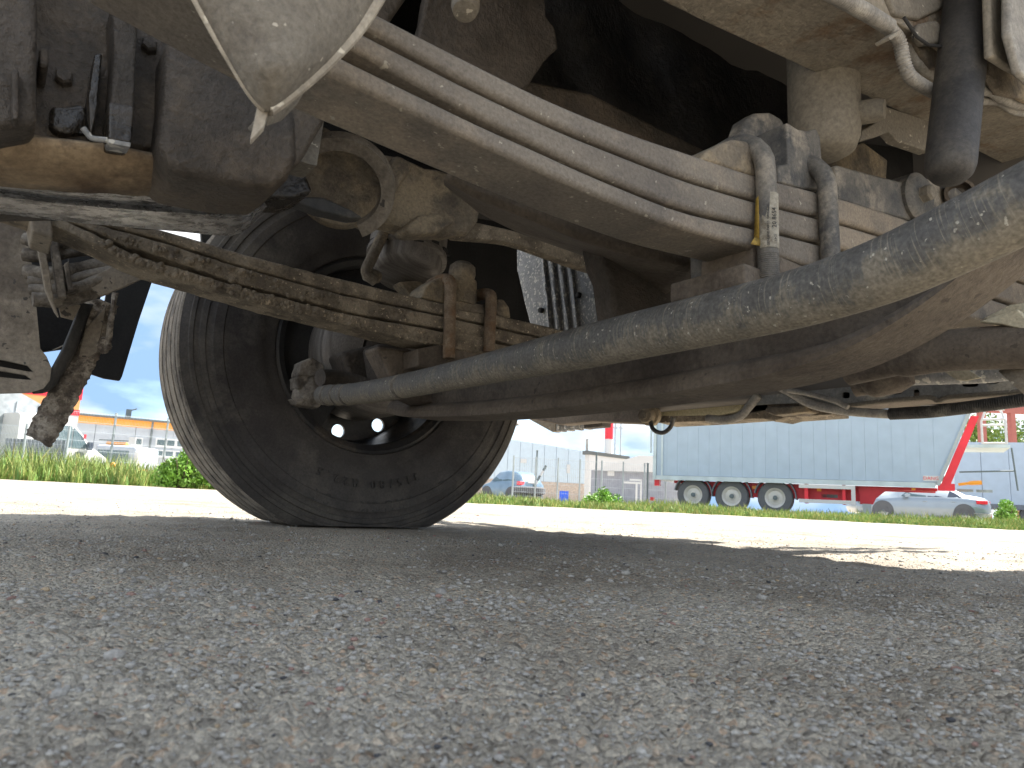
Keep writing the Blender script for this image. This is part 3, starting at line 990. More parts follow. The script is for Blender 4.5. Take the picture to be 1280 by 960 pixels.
tie.matrix_parent_inverse = Matrix.Translation(-truck.location)
MB().tube(path, list(rad), 40).done('tube', M['rod'], tie, smooth=60)
for (x, y, wr) in ((503, 483, 1.03), (424, 493.5, 1.05), (436, 493, 1.04), (412, 494, 1.06)):
    p = pu(x, y, TU)
    q = pu(x + 4, y - 1, TU)
    d = (q - p).normalized()
    r_ = float(np.interp(x, [c[0] for c in ctr], [w_ * 0.5 for w_ in wd])) * (p - C).dot(HEAD) / F_PX * wr
    MB().lathe([(r_ * 0.95, -0.006), (r_, -0.005), (r_, 0.005), (r_ * 0.95, 0.006)], p, d, 28).done('rib', M['cable'], tie)
jo = pu(386, 486, TU)
joint = MB().lathe([(0, -0.05), (0.03, -0.045), (0.04, -0.03), (0.04, 0.0), (0.034, 0.012), (0.03, 0.03), (0.024, 0.035), (0.024, 0.05), (0.0, 0.052)], jo, (0.05, 0.02, 1), 20).done('ball_joint', M['cable'], tie, rough=(0.012, 0.02), sub=1)
trace('joint_nut', [(377, 452), (392, 446), (405, 456), (404, 470), (372, 470)], jo.y - 0.035, 0.06, M['cable'], tie, 0.004, rough=(0.01, 0.02), sub=2)
trace('joint_cap', [(370, 470), (428, 462), (430, 480), (396, 490), (372, 486)], jo.y - 0.03, 0.06, M['cable'], tie, 0.005, rough=(0.01, 0.02), sub=2)
trace('joint_cap', [(366, 498), (380, 496), (402, 504), (398, 510), (372, 506)], jo.y - 0.03, 0.05, M['cable'], tie, 0.004, rough=(0.01, 0.02), sub=2)
MB().tube(spl([pv(400, 472, 1.72), pv(430, 474, 1.74), pv(470, 486, 1.72), pv(530, 500, 1.66), pv(560, 500, 1.6)], 6), [0.022] * 25, 14).done('steering_arm', M['engine'], truck)
trace('knuckle', [(470, 430), (500, 428), (540, 448), (548, 490), (520, 505), (480, 480)], 1.64, 0.1, M['engine'], truck, 0.015, 3, rough=(0.01, 0.03))
trace('knuckle', [(425, 440), (470, 430), (480, 480), (440, 478)], 1.76, 0.1, M['engine'], truck, 0.015, 3)

# ---- wheels
WR, WZ = 0.538, 0.508
face = pv(475, 440, 1.91)
WC = Vector((face.x, 1.91 + 0.155, WZ))


def build_wheel(center, flip, steer):
    ax = Matrix.Rotation(R(steer), 3, 'Z') @ Vector((0, 1 if not flip else -1, 0))   # outward
    we = empty('wheel', center)
    we.parent = truck
    we.matrix_parent_inverse = Matrix.Translation(-truck.location)
    W2 = 0.155

    def flat(mb):
        for p in mb.v:
            along = ax * (p - center).dot(ax)
            radial = p - center - along
            k = 1 + 0.022 * min(1, max(0, (radial.length - 0.30) / 0.15))
            p[:] = center + along + radial * k
            if p.z < 0.002:
                sh = (0.002 - p.z)
                d = (p - center).dot(ax)
                p.z = 0.002 + random.uniform(0, 0.001)
                p += ax * (math.copysign(1, d) * sh * 0.35)
        return mb
    side = [(0.296, -0.128), (0.300, -0.140), (0.312, -0.146), (0.33, -0.148), (0.333, -0.151), (0.36, -0.155), (0.40, -0.160), (0.43, -0.161), (0.433, -0.164), (0.455, -0.163), (0.458, -0.160),
            (0.472, -0.158), (0.474, -0.162), (0.486, -0.160), (0.489, -0.155), (0.5, -0.153), (0.502, -0.157), (0.511, -0.155), (0.513, -0.150), (0.524, -0.146), (0.532, -0.14)]
    t = MB().lathe(side, center, ax, 128)
    flat(t).done('tyre', M['rubber'], we)
    tread = [(0.531, -0.142), (0.5355, -0.138), (0.5365, -0.121), (0.530, -0.119), (0.530, -0.113), (0.537, -0.111), (0.538, -0.072), (0.526, -0.070), (0.526, -0.058), (0.538, -0.056), (0.5385, -0.008),
             (0.526, -0.006), (0.526, 0.006), (0.5385, 0.008), (0.538, 0.056), (0.526, 0.058), (0.526, 0.070), (0.538, 0.072), (0.537, 0.111), (0.530, 0.119), (0.5355, 0.138), (0.531, 0.142)]
    t = MB().lathe(tread, center, ax, 160)
    flat(t).done('tread', M['tread'], we)
    t = MB().lathe([(r_, -h_) for r_, h_ in side], center, ax, 96)
    flat(t).done('sidewall', M['rubber'], we)
    MB().lathe([(0.272, -0.128), (0.288, -0.136), (0.297, -0.133), (0.299, -0.124), (0.285, -0.115), (0.268, -0.10), (0.262, -0.05), (0.252, 0.0), (0.25, 0.06), (0.262, 0.10), (0.285, 0.115), (0.299, 0.124), (0.297, 0.133), (0.288, 0.136)], center, ax, 96).done('rim', M['rim_black'], we)
    x_ = UP
    y_ = ax.cross(x_)
    oc = center + ax * 0.075
    holes = [circ(oc + (x_ * math.cos(a_) + y_ * math.sin(a_)) * 0.222, x_, y_, 0.022) for a_ in [2 * math.pi * (k + 0.13) / 10 for k in range(10)]]
    plate('rim_disc', M['rim_black'], we, circ(oc, x_, y_, 0.256, n=72), holes, oc, x_, y_, 0.012)
    MB().lathe([(0.07, -0.20), (0.16, -0.195), (0.182, -0.18), (0.186, -0.165), (0.19, -0.16), (0.19, -0.03), (0.19, 0.0), (0.15, 0.03), (0.15, 0.068), (0, 0.068)], center, ax, 72).done('brake_drum', M['drum'], we)
    MB().lathe([(0.0, -0.21), (0.06, -0.2), (0.07, -0.18), (0.085, -0.1)], center, ax, 32).done('hub', M['engine'], we)
    MB().lathe([(0.12, -0.09), (0.266, -0.09), (0.262, -0.06), (0.12, -0.06)], center, ax, 40, closed=True, a0=R(-150), a1=R(20)).done('dust_shield', M['dark_void'], we)
    return we, ax


wheel, WAX = build_wheel(WC, False, -1.5)
# raised lettering on the inner sidewall
zin = -WAX
for txt, rr_, a_mid, sz in (('E  TRUCK  ST', 0.447, -84, 0.046), ('315/80 R22.5', 0.385, -90, 0.034)):
    n_ = len(txt)
    for i, ch in enumerate(txt):
        if ch == ' ': continue
        # seen from the inner side, the text runs with its tops outward
        xr = (UP.cross(zin)).normalized()
        ang = R(a_mid) + (i - (n_ - 1) / 2) * (-1) * (sz * 0.82 / rr_)
        dirr = xr * math.cos(ang) + UP * math.sin(ang)
        tang = dirr.cross(zin) 
        o_ = WC - WAX * 0.1612 + dirr * rr_
        text_mesh('tyre_letter', ch, sz, M['rubber_letter'], wheel, frame4(o_, tang, dirr, zin), 0.0022)

# dark guard panel, ribbed grey mudguard and wheel arch
trace('guard_bracket', [(552, 240), (646, 258), (648, 404), (600, 404), (552, 360)], 1.8, 0.012, M['dark_void'], truck, 0.003)
trace('guard_bracket', [(636, 330), (648, 340), (656, 376), (665, 410), (636, 410)], 1.95, 0.012, M['dark_void'], truck, 0.003)
guard = empty('mudguard', pu(700, 360, 1.6))
guard.parent = truck
guard.matrix_parent_inverse = Matrix.Translation(-truck.location)
GU = 1.6
rows = []
Lx = [(640, 280), (645, 340), (655, 375), (664, 405), (668, 440)]
for k in range(15):
    t = k / 14
    y = 280 + 160 * t
    xl = float(np.interp(y, [p[1] for p in Lx], [p[0] for p in Lx]))
    row = []
    bx = 677 + 12 * t - (1 - t) ** 2 * 6
    for j in range(57):
        s_ = j / 56
        x = xl + (753 - xl) * s_
        off = 0
        rel = (x - bx) / 40.0
        if 0 < rel < 1:
            off = -0.011 * math.cos(rel * 2 * math.pi * 3.5) - 0.004
        row.append(pu(x, y, GU + off + 0.10 * (0.5 - t) ** 2))
    rows.append(row)
MB().grid(rows).done('ribbed_shell', M['guard'], guard, solid=0.004, smooth=70)
MB().tube([pu(753, 280, GU), pu(754, 360, GU - 0.01), pu(753, 440, GU)], 0.006, 8).done('rolled_edge', M['beige'], guard)
for x, y in ((677, 388), (724, 369)):
    MB().lathe([(0, -0.012), (0.009, -0.011), (0.011, 0), (0.007, 0.012)], pu(x, y, GU - 0.004), (1, 0, 0.1), 12).done('bolt', M['dark_void'], guard)
MB().lathe([(0.60, -0.16), (0.60, 0.2)], WC + Vector((0.02, 0, 0.02)), (0, 1, 0), 40, a0=R(-45), a1=R(45)).done('wheel_arch', M['dark_void'], truck, solid=0.01)
trace('arch_liner', [(250, 250), (340, 250), (340, 330), (268, 330), (252, 300)], 2.3, 0.02, M['dark_void'], truck, 0.003)
trace('arch_liner', [(755, 290), (870, 300), (870, 420), (757, 420)], 1.55, 0.02, M['engine'], truck, 0.004)

# ---- chassis rail over the near spring
rail_edge = [(560, -130), (700, -62), (830, -2), (880, 23), (980, 69), (1070, 111), (1130, 139), (1190, 169), (1255, 203), (1400, 276)]
xs = np.linspace(560, 1400, 50)
ye = interp(rail_edge, xs)
E = [pv(x, y, 0.60) for x, y in zip(xs, ye)]
rl = MB()
rl.grid([[p + Vector((0, 0, 0.3)) for p in E], E, [p + Vector((0, -0.145, 0.0)) for p in E], [p + Vector((0, -0.145, 0.3)) for p in E]])
chassis = rl.done('chassis_rail', M['rail'], truck, bevel=0.006, solid=0.008)
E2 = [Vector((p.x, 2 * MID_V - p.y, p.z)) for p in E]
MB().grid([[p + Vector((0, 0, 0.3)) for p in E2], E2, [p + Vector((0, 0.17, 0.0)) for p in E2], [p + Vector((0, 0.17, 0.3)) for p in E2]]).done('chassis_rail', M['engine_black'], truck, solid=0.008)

# bump stop
bc = pv(1030, 150, 0.62)
zb = pv(1030, 195, 0.62).z
bs_ = empty('bump_stop', bc)
bs_.parent = truck
bs_.matrix_parent_inverse = Matrix.Translation(-truck.location)
MB().lathe([(0, 0.0), (0.035, 0.002), (0.05, 0.012), (0.057, 0.03), (0.059, 0.055), (0.06, 0.25)], Vector((bc.x, bc.y, zb)), (0.0, 0, 1), 40).done('rubber_buffer', M['beige'], bs_)
MB().lathe([(0, -0.03), (0.016, -0.028), (0.02, -0.015), (0.02, 0.03), (0, 0.03)], pv(1083, 140, 0.56), (-0.3, 0.9, 0.1), 20).done('end_stud', M['beige'], bs_)
trace('pipe_bracket', [(1100, 130), (1165, 152), (1162, 190), (1122, 176), (1112, 164), (1104, 168), (1076, 176), (1078, 163), (1095, 152)], 0.57, 0.02, M['hanger'], truck, 0.003)
trace('rail_bracket', [(1040, 190), (1080, 178), (1110, 200), (1108, 230), (1060, 225)], 0.72, 0.03, M['cast'], truck, 0.004)
trace('shade_filler', [(1030, 140), (1330, 150), (1330, 320), (1030, 310)], 1.1, 0.02, M['dark_void'], truck, 0.004)  # two added dark sheets, standing in for shade where sky showed through
trace('shade_filler', [(1066, 176), (1240, 200), (1230, 260), (1060, 250)], 0.80, 0.02, M['dark_void'], truck, 0.004)

# ---- shock absorber with its lower arm
shock = empty('shock_absorber', pv(1195, 150, 0.42))
shock.parent = truck
shock.matrix_parent_inverse = Matrix.Translation(-truck.location)
sa, sb = pv(1186, 222, 0.412), pv(1216, -60, 0.412)
axd = (sb - sa)
MB().lathe([(0, -0.004), (0.012, -0.003), (0.024, 0.002), (0.031, 0.012), (0.0335, 0.024), (0.0338, 0.05), (0.0345, axd.length), (0, axd.length)], sa, axd, 40).done('damper_tube', M['shock'], shock)
trace('lower_arm', [(1046, 205), (1090, 217), (1126, 226), (1152, 222), (1184, 224), (1204, 240), (1204, 262), (1150, 278), (1100, 266), (1048, 250)], 0.56, 0.04, M['bolt_black'], shock, 0.006, 3)
ec = pv(1152, 245, 0.545)
MB().lathe([(0.0, -0.004), (0.035, -0.003), (0.044, 0.004), (0.044, 0.05), (0, 0.05)], ec, (0.1, 1, 0.05), 32).done('eye', M['bolt_black'], shock)
MB().lathe([(0, -0.022), (0.011, -0.021), (0.015, -0.017), (0.0155, -0.004), (0.019, -0.003), (0.019, 0.002)], ec + Vector((0, 0, 0.002)), (0.1, 1, 0.05), 6).done('bolt', M['hanger'], shock, smooth=20)
MB().lathe([(0.02, 0), (0.026, 0.001), (0.026, 0.03), (0.018, 0.031)], pv(1200, 240, 0.53), (0.8, 0.5, 0.1), 24).done('bush', M['axle'], shock)
trace('arm_web', [(1048, 252), (1110, 262), (1140, 274), (1140, 300), (1050, 285)], 0.6, 0.04, M['axle'], shock, 0.004)

# ---- hoses under the rail


def hose(name, pts, v, r, mat, corr=True, parent=truck, plane=pv):
    path = spl([plane(x, y, v) for x, y in pts], 14)
    # resample evenly
    d = [0]
    for i in range(1, len(path)): d.append(d[-1] + (path[i] - path[i - 1]).length)
    m = max(10, int(d[-1] / (0.0016 if corr else 0.01)))
    tt = np.linspace(0, d[-1], m)
    pp = [Vector((float(np.interp(t, d, [p.x for p in path])), float(np.interp(t, d, [p.y for p in path])), float(np.interp(t, d, [p.z for p in path])))) for t in tt]
    rr_ = [r * (1.06 if (k % 3) else 0.9) for k in range(m)] if corr else r
    return MB().tube(pp, rr_, 14).done(name, mat, parent, smooth=60)


hose('corrugated_hose', [(1030, -14), (1062, 4), (1090, 20), (1112, 34)], 0.44, 0.0105, M['hose'])
hose('corrugated_hose', [(1112, 36), (1124, 52), (1130, 78), (1138, 96), (1158, 110), (1182, 122)], 0.45, 0.0095, M['hose'])
hose('corrugated_hose', [(1222, 112), (1240, 114), (1255, 124), (1272, 130), (1300, 130)], 0.45, 0.0095, M['hose'])
hose('smooth_hose', [(1070, -12), (1100, 14), (1124, 24), (1134, 50), (1142, 74), (1160, 90), (1180, 98)], 0.47, 0.0075, M['hose'], False)
hose('smooth_hose', [(1225, 126), (1250, 128), (1270, 140), (1300, 142)], 0.47, 0.007, M['hose'], False)
trace('hose_tie', [(1111, 46), (1126, 36), (1129, 40), (1113, 50)], 0.425, 0.02, M['beige'], truck, 0.001)
# pale castings above the rail at the far right
trace('steering_column', [(1236, -40), (1330, -60), (1330, 120), (1292, 100), (1262, 84), (1240, 70)], 0.36, 0.012, M['beige'], truck, 0.005, 4)
trace('column_pipe', [(1262, -60), (1320, -60), (1330, 140), (1276, 90), (1262, 40)], 0.335, 0.012, M['hose'], truck, 0.005, 4)
trace('valve_block', [(1150, 28), (1172, 24), (1182, 40), (1178, 54), (1156, 56), (1146, 44)], 0.44, 0.012, M['hanger'], truck, 0.006, 3)
trace('valve_block', [(1104, -20), (1180, -20), (1182, 10), (1150, 24), (1120, 18)], 0.445, 0.012, M['hanger'], truck, 0.006, 3)
trace('rail_bracket', [(1140, 44), (1180, 40), (1182, 84), (1166, 86), (1150, 66)], 0.458, 0.012, M['cast'], truck, 0.004, rough=(0.01, 0.02), sub=2)
trace('rail_bracket', [(1236, 66), (1290, 96), (1300, 130), (1250, 116), (1234, 92)], 0.425, 0.012, M['cast'], truck, 0.004, rough=(0.012, 0.02), sub=2)
MB().tube([pv(1130, 22, 0.43), pv(1146, 46, 0.43), pv(1160, 56, 0.43), pv(1176, 58, 0.43)], 0.0025, 8).done('cable', M['dark_void'], truck)

# ---- front end seen past the axle
FU = 1.85
front = empty('front_crossmember', pu(1100, 490, FU))
front.parent = truck
front.matrix_parent_inverse = Matrix.Translation(-truck.location)
ay = UP
ax_ = Vector((0, -1, 0))
outl = [(940, 476), (1110, 462), (1400, 440), (1400, 474), (1280, 489), (1252, 491), (1220, 493), (1180, 497), (1172, 500), (1164, 497), (1120, 500), (1100, 504), (1060, 506), (1040, 509), (1000, 504), (940, 506)]
hl = []
for (x, y, rx, ry) in ((1058, 494, 5, 4), (1074, 491, 4, 4), (1099, 488, 12, 7), (1121, 485, 9, 8), (1146, 492, 4, 5), (1213, 479, 11, 5), (1240, 474, 11, 6), (1270, 474, 4, 5)):
    hl.append([pu(x + rx * math.copysign(abs(math.cos(a_)) ** 0.6, math.cos(a_)), y + ry * math.copysign(abs(math.sin(a_)) ** 0.6, math.sin(a_)), FU) for a_ in [2 * math.pi * k / 16 for k in range(16)]])
plate('channel_web', M['cross'], front, [pu(x, y, FU) for x, y in outl], hl, pu(1100, 490, FU), ax_, ay, 0.006)
lower = outl[4:15]
MB().tube(spl([pu(x, y, FU - 0.004) for x, y in [(1400, 475), (1280, 489), (1220, 494), (1185, 497), (1172, 501), (1160, 497), (1110, 501), (1060, 507), (1040, 510), (1000, 505)]], 4), 0.006, 8).done('folded_edge', M['hanger'], front)
MB().prism([pu(990, 506, FU + 0.003), pu(1060, 508, FU + 0.003), pu(1280, 490, FU + 0.003), pu(1400, 476, FU + 0.003), pu(1400, 490, FU + 0.12), pu(1280, 500, FU + 0.12), pu(1060, 514, FU + 0.12), pu(990, 514, FU + 0.12)], (0, 0, 0.02)).done('lower_flange', M['axle'], front)
MB().prism([pu(x, y, FU + 0.1) for x, y in ((940, 400), (1400, 380), (1400, 500), (940, 512))], (0.02, 0, 0)).done('back_plate', M['black_paint'], front)
hose('black_hose', [(960, 476), (990, 492), (1016, 506), (1060, 514), (1110, 517.5), (1118, 517.5)], FU - 0.02, 0.012, M['hose'], False, truck, pu)
hose('black_corrugated_hose', [(1112, 517.5), (1160, 515), (1220, 508), (1280, 500), (1400, 484)], FU - 0.02, 0.0145, M['black_hose'], True, truck, pu)
hose('thin_hose', [(985, 488), (1010, 492), (1040, 500), (1060, 509)], FU - 0.05, 0.007, M['hose'], False, truck, pu)
# brown roll bar and pale brackets above the cross member
MB().tube(spl([pu(1060, 462, 1.45), pu(1130, 447, 1.45), pu(1190, 438, 1.45), pu(1290, 432, 1.45), pu(1420, 420, 1.45)], 6), [0.034] * 6 + [0.040] * 19, 28).done('roll_bar', M['axle'], truck)
MB().prism([pu(x, y, 1.5) for x, y in ((1226, 398), (1262, 380), (1400, 360), (1400, 400), (1290, 404), (1270, 408), (1232, 402))], (0.05, 0, 0)).done('pale_bracket', M['cream'], truck, bevel=0.006)
MB().prism([pu(x, y, 1.42) for x, y in ((1222, 402), (1272, 386), (1290, 408), (1280, 412), (1250, 405))], (0.02, 0, 0)).done('pale_bracket', M['cream'], truck, bevel=0.003)
MB().tube(spl([pu(1110, 471, 1.7), pu(1160, 468, 1.7), pu(1220, 466, 1.7), pu(1260, 462, 1.7), pu(1400, 445, 1.7)], 4), 0.024, 20).done('cross_tube', M['guard'], truck)
MB().prism([pu(x, y, 1.62) for x, y in ((1176, 462), (1202, 457), (1226, 472), (1206, 476), (1196, 475))], (0.006, 0, 0)).done('pale_bracket', M['cream'], truck, bevel=0.001)
MB().lathe([(0, -0.05), (0.03, -0.048), (0.042, -0.03), (0.045, 0.02), (0.036, 0.05), (0, 0.05)], pu(1106, 470, 1.6), (0.2, -1, 0.25), 26).done('ball_stud', M['axle'], truck)
MB().lathe([(0, -0.03), (0.026, -0.028), (0.03, 0.0), (0.022, 0.04), (0, 0.04)], pu(1082, 478, 1.6), (0.2, -1, 0.25), 26).done('ball_stud', M['axle'], truck)
MB().lathe([(0.03, -0.02), (0.034, 0.0), (0.034, 0.03), (0.02, 0.035)], pu(1277, 470, 1.5), (0.2, -1, 0.8), 26).done('ball_stud', M['hanger'], truck)
# washer tank, bracket and small parts at the bumper
MB().prism([pu(x, y, 1.9) for x, y in ((800, 494), (925, 486), (928, 505), (922, 515), (900, 521), (866, 522), (816, 523), (806, 520))], (0.14, 0, 0)).done('washer_tank', M['yellow_tank'], truck, bevel=0.012, seg=4)
hose('tank_hose', [(884, 523), (905, 525), (925, 520), (938, 506), (948, 494)], 1.84, 0.0125, M['hose'], True, truck, pu)
hose('tank_hose', [(812, 520), (816, 536), (828, 541), (838, 534), (842, 522)], 1.82, 0.0075, M['black_hose'], False, truck, pu)
MB().prism([pu(x, y, 1.84) for x, y in ((620, 515), (700, 505), (806, 502), (808, 530), (790, 529), (740, 527), (700, 531), (664, 524))], (0.06, 0, 0)).done('bumper_beam', M['axle'], truck, bevel=0.006)
lc = pu(806, 519, 1.80)
MB().lathe([(0, -0.016), (0.012, -0.015), (0.014, -0.006), (0.024, -0.005), (0.027, 0.002), (0.027, 0.03), (0.036, 0.032), (0.036, 0.06)], lc, (1, 0.35, 0.1), 26).done('bush', M['cast'], truck)
MB().prism([pu(x, y, 1.97) for x, y in ((612, 521), (650, 518), (666, 527), (690, 540), (694, 539), (694, 514), (640, 512))], (0.04, 0, 0)).done('bumper_plate', M['hanger'], truck, bevel=0.004)
MB().prism([pu(x, y, 1.88) for x, y in ((619, 531), (644, 527), (648, 531), (626, 534))], (0.02, 0, 0)).done('bumper_plate', M['guard'], truck, bevel=0.002)
gr = empty('louvre_panel', pu(720, 530, 1.97))
gr.parent = truck
gr.matrix_parent_inverse = Matrix.Translation(-truck.location)
for x in (697, 707, 718, 729):
    MB().prism([pu(xx, y, 1.975) for xx, y in ((x - 2, 516), (x + 1, 516), (x + 1, 538.5 - (x - 697) * 0.09), (x - 2, 539 - (x - 697) * 0.09))], (0.05, 0, 0)).done('louvre', M['guard'], gr, bevel=0.001)
MB().prism([pu(x, y, 2.02) for x, y in ((694, 512), (752, 512), (752, 531), (694, 537))], (0.02, 0, 0)).done('louvre_back', M['dark_void'], gr)
MB().prism([pu(x, y, 1.97) for x, y in ((730, 512), (754, 512), (752, 533), (730, 535))], (0.05, 0, 0)).done('louvre_end', M['engine'], gr)
MB().prism([pu(x, y, 1.90) for x, y in ((815, 518), (870, 519), (930, 516), (985, 508), (1040, 513), (1040, 519), (980, 522), (968, 525), (955, 523), (880, 527), (822, 530))], (0.1, 0, 0)).done('rusty_lip', M['rusty_spring'], truck, bevel=0.004, rough=(0.02, 0.04))
MB().prism([pu(x, y, 1.86) for x, y in ((956, 494), (1000, 494), (1016, 514), (1000, 518), (960, 518))], (0.08, 0, 0)).done('horn_bracket', M['axle'], truck, bevel=0.008)
MB().prism([pu(x, y, 1.84) for x, y in ((957, 509), (1005, 507), (1010, 515), (968, 519), (956, 515))], (0.05, 0, 0)).done('horn_bracket', M['cast'], truck, bevel=0.004)
MB().prism([pu(x, y, 1.95) for x, y in ((928, 480), (1010, 480), (1010, 518), (928, 522))], (0.05, 0, 0)).done('dark_panel', M['engine'], truck)

# ---- step, cables, strap and flaps behind the far wheel
step = empty('step_panel', pv(20, 400, 1.7))
step.parent = truck
step.matrix_parent_inverse = Matrix.Translation(-truck.location)
SV = 1.7
outl = [(-160, 270), (32, 276), (36, 300), (44, 370), (50, 436), (58, 446), (64, 460), (62, 476), (54, 486), (38, 491), (0, 492), (-160, 486)]
hl = [[(-60, 440), (2, 450), (34, 457), (42, 465), (36, 465), (2, 459), (-60, 449)], [(-60, 453), (2, 464), (32, 469), (40, 475), (32, 475), (2, 472), (-60, 462)]]
plate('face', M['step'], step, [pv(x, y, SV) for x, y in outl], [[pv(x, y, SV) for x, y in h] for h in hl], pv(20, 400, SV), Vector((1, 0, 0)), UP, 0.012)
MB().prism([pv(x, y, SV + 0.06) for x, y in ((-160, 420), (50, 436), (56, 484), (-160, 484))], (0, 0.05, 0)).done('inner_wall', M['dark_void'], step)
rows = []
for (x0, y0, x1, y1) in ((118, 380, 100, 378), (106, 412, 92, 404), (96, 440, 78, 438), (86, 458, 66, 460), (72, 478, 56, 484), (60, 488, 40, 491)):
    rows.append([pv(x1, y1, SV + 0.0), pv((x0 + x1) / 2 + 2, (y0 + y1) / 2 + 1, SV + 0.02), pv(x0, y0, SV + 0.07), pv(x0, y0, SV + 0.25)])
MB().grid(rows).done('end_cap', M['black_paint'], step, solid=0.006, smooth=70)
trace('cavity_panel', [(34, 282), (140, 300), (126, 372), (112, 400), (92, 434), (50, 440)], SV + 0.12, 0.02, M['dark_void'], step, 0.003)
cab_b = empty('cable_bundle', pv(90, 340, 1.62))
cab_b.parent = truck
cab_b.matrix_parent_inverse = Matrix.Translation(-truck.location)
for pts, r in (([(30, 298), (60, 306), (90, 302), (140, 296)], 0.012), ([(30, 318), (60, 320), (90, 314), (150, 306)], 0.013), ([(34, 340), (70, 342), (100, 336), (150, 326)], 0.014), ([(36, 352), (80, 352), (110, 344), (150, 336)], 0.011),
               ([(38, 363), (80, 362), (120, 352), (150, 344)], 0.012), ([(40, 374), (80, 374), (115, 366), (140, 352)], 0.014), ([(42, 368), (90, 368), (130, 356)], 0.008)):
    MB().tube(spl([pv(x, y, 1.62 + random.uniform(-0.02, 0.03)) for x, y in pts], 6), r, 10).done('cable', M['cable'], cab_b, rough=(0.008, 0.03))
trace('strap', [(44, 292), (54, 296), (62, 340), (68, 378), (74, 396), (68, 388), (56, 360)], 1.56, 0.02, M['step'], cab_b, 0.002)
trace('strap', [(62, 296), (72, 300), (80, 340), (82, 360), (84, 372), (72, 372), (66, 330)], 1.57, 0.02, M['cable'], cab_b, 0.003)
trace('cable_clip', [(80, 330), (86, 326), (90, 358), (93, 356), (93, 362), (86, 362)], 1.56, 0.03, M['cable'], cab_b, 0.003)
trace('clip_plate', [(72, 378), (92, 374), (101, 382), (92, 400), (76, 396)], 1.64, 0.006, M['step'], cab_b, 0.001)
trace('mounting_plate', [(104, 352), (140, 333), (186, 345), (160, 357), (126, 371)], 1.60, 0.008, M['step'], truck, 0.002)
trace('mounting_plate', [(84, 300), (114, 310), (114, 336), (86, 340)], 1.70, 0.01, M['dark_void'], truck, 0.002)
# torn strip of mud-caked rubber
rs = [(112, 384), (145, 366), (140, 395), (128, 425), (132, 438), (116, 455), (96, 502), (62, 556), (33, 547), (76, 478), (98, 428)]
cl = [((128, 376), 17), ((120, 400), 17), ((114, 425), 15), ((104, 450), 13), ((90, 476), 14), ((74, 505), 15.5), ((58, 532), 15.5), ((48, 551), 14)]
rows = []
cp = spl([Vector((c[0][0], c[0][1], c[1])) for c in cl], 7)
for i, c in enumerate(cp):
    d = (cp[min(i + 1, len(cp) - 1)] - cp[max(i - 1, 0)])
    d.z = 0
    d.normalize()
    nrm_ = Vector((d.y, -d.x, 0))
    row = []
    for k in range(13):
        s_ = -1 + k / 6
        q = c + nrm_ * c.z * 1.12 * s_ * (1 + 0.06 * math.sin(i * 2.3 + (s_ > 0) * 2))
        row.append(pv(q.x, q.y, 1.76 - 0.012 * (1 - s_ * s_) + random.uniform(-0.0012, 0.0012) + (0.003 if (i // 2) % 2 else 0)))
    rows.append(row)
MB().grid(rows).done('rubber_strip', M['mud_rubber'], truck, solid=0.010, rough=(0.005, 0.008), sub=1)
trace('strip_bracket', [(106, 412), (134, 380), (122, 440), (112, 446), (98, 446)], 1.735, 0.012, M['step'], truck, 0.002)
MB().tube(spl([pv(144, 366, 1.735), pv(139, 400, 1.735), pv(136, 425, 1.735)], 4), [0.006] * 9, 8).done('rusted_edge', M['mud_rubber'], truck, rough=(0.008, 0.01))
MB().lathe([(0, -0.018), (0.013, -0.014), (0.017, 0), (0.013, 0.014), (0, 0.018)], pv(130, 430, 1.74), (0.3, 1, 0.2), 14).done('mud_lump', M['mud_rubber'], truck, rough=(0.02, 0.02), sub=2)
MB().tube([pv(66, 438, 1.72), pv(88, 428, 1.72), pv(102, 412, 1.72)], 0.0015, 6).done('wire', M['beige'], truck)
trace('mud_flap', [(140, 330), (196, 335), (174, 400), (153, 470), (150, 476), (130, 473), (112, 467), (118, 430), (130, 380)], 2.05, 0.014, M['dark_void'], truck, 0.003)

# ---- bodywork overhead (casts the shadow the camera lies in)
body = empty('cab', (0.8, MID_V, 1.2))
body.parent = truck
body.matrix_parent_inverse = Matrix.Translation(-truck.location)
MB().box((1.03, 1.1, 2.05), (1.86, 2.3, 1.7)).done('cab_shell', M['cab'], body, bevel=0.15, seg=3)
MB().box((1.915, 1.13, 0.84), (0.15, 2.18, 0.82)).done('front_bumper', M['cab'], body, bevel=0.03)

# ================================================================ GROUND
def vnoise(x, y, seed):
    r = np.random.default_rng(seed)
    T = r.random((256, 256))
    xi, yi = np.floor(x).astype(int), np.floor(y).astype(int)
    fx, fy = x - xi, y - yi
    fx, fy = fx * fx * (3 - 2 * fx), fy * fy * (3 - 2 * fy)
    a = T[xi % 256, yi % 256]; b = T[(xi + 1) % 256, yi % 256]
    c = T[xi % 256, (yi + 1) % 256]; d = T[(xi + 1) % 256, (yi + 1) % 256]
    return (a * (1 - fx) + b * fx) * (1 - fy) + (c * (1 - fx) + d * fx) * fy - 0.5


def relief(X, Y, r):
    z = vnoise(X * 2.2, Y * 2.2, 1) * 0.007 + vnoise(X * 6 + 9, Y * 6, 2) * 0.006
    z += vnoise(X * 22, Y * 22, 3) * 0.0045 * 1.5 * np.clip(1.6 - r / 5, 0, 1)
    z += vnoise(X * 70, Y * 70, 4) * 0.0030 * 1.7 * np.clip(1.4 - r / 2.5, 0, 1)
    z += vnoise(X * 190, Y * 190, 5) * 0.0028 * 1.7 * np.clip(1.3 - r / 1.2, 0, 1)
    z += vnoise(X * 420, Y * 420, 6) * 0.0018 * 1.8 * np.clip(1.2 - r / 0.7, 0, 1)
    return z


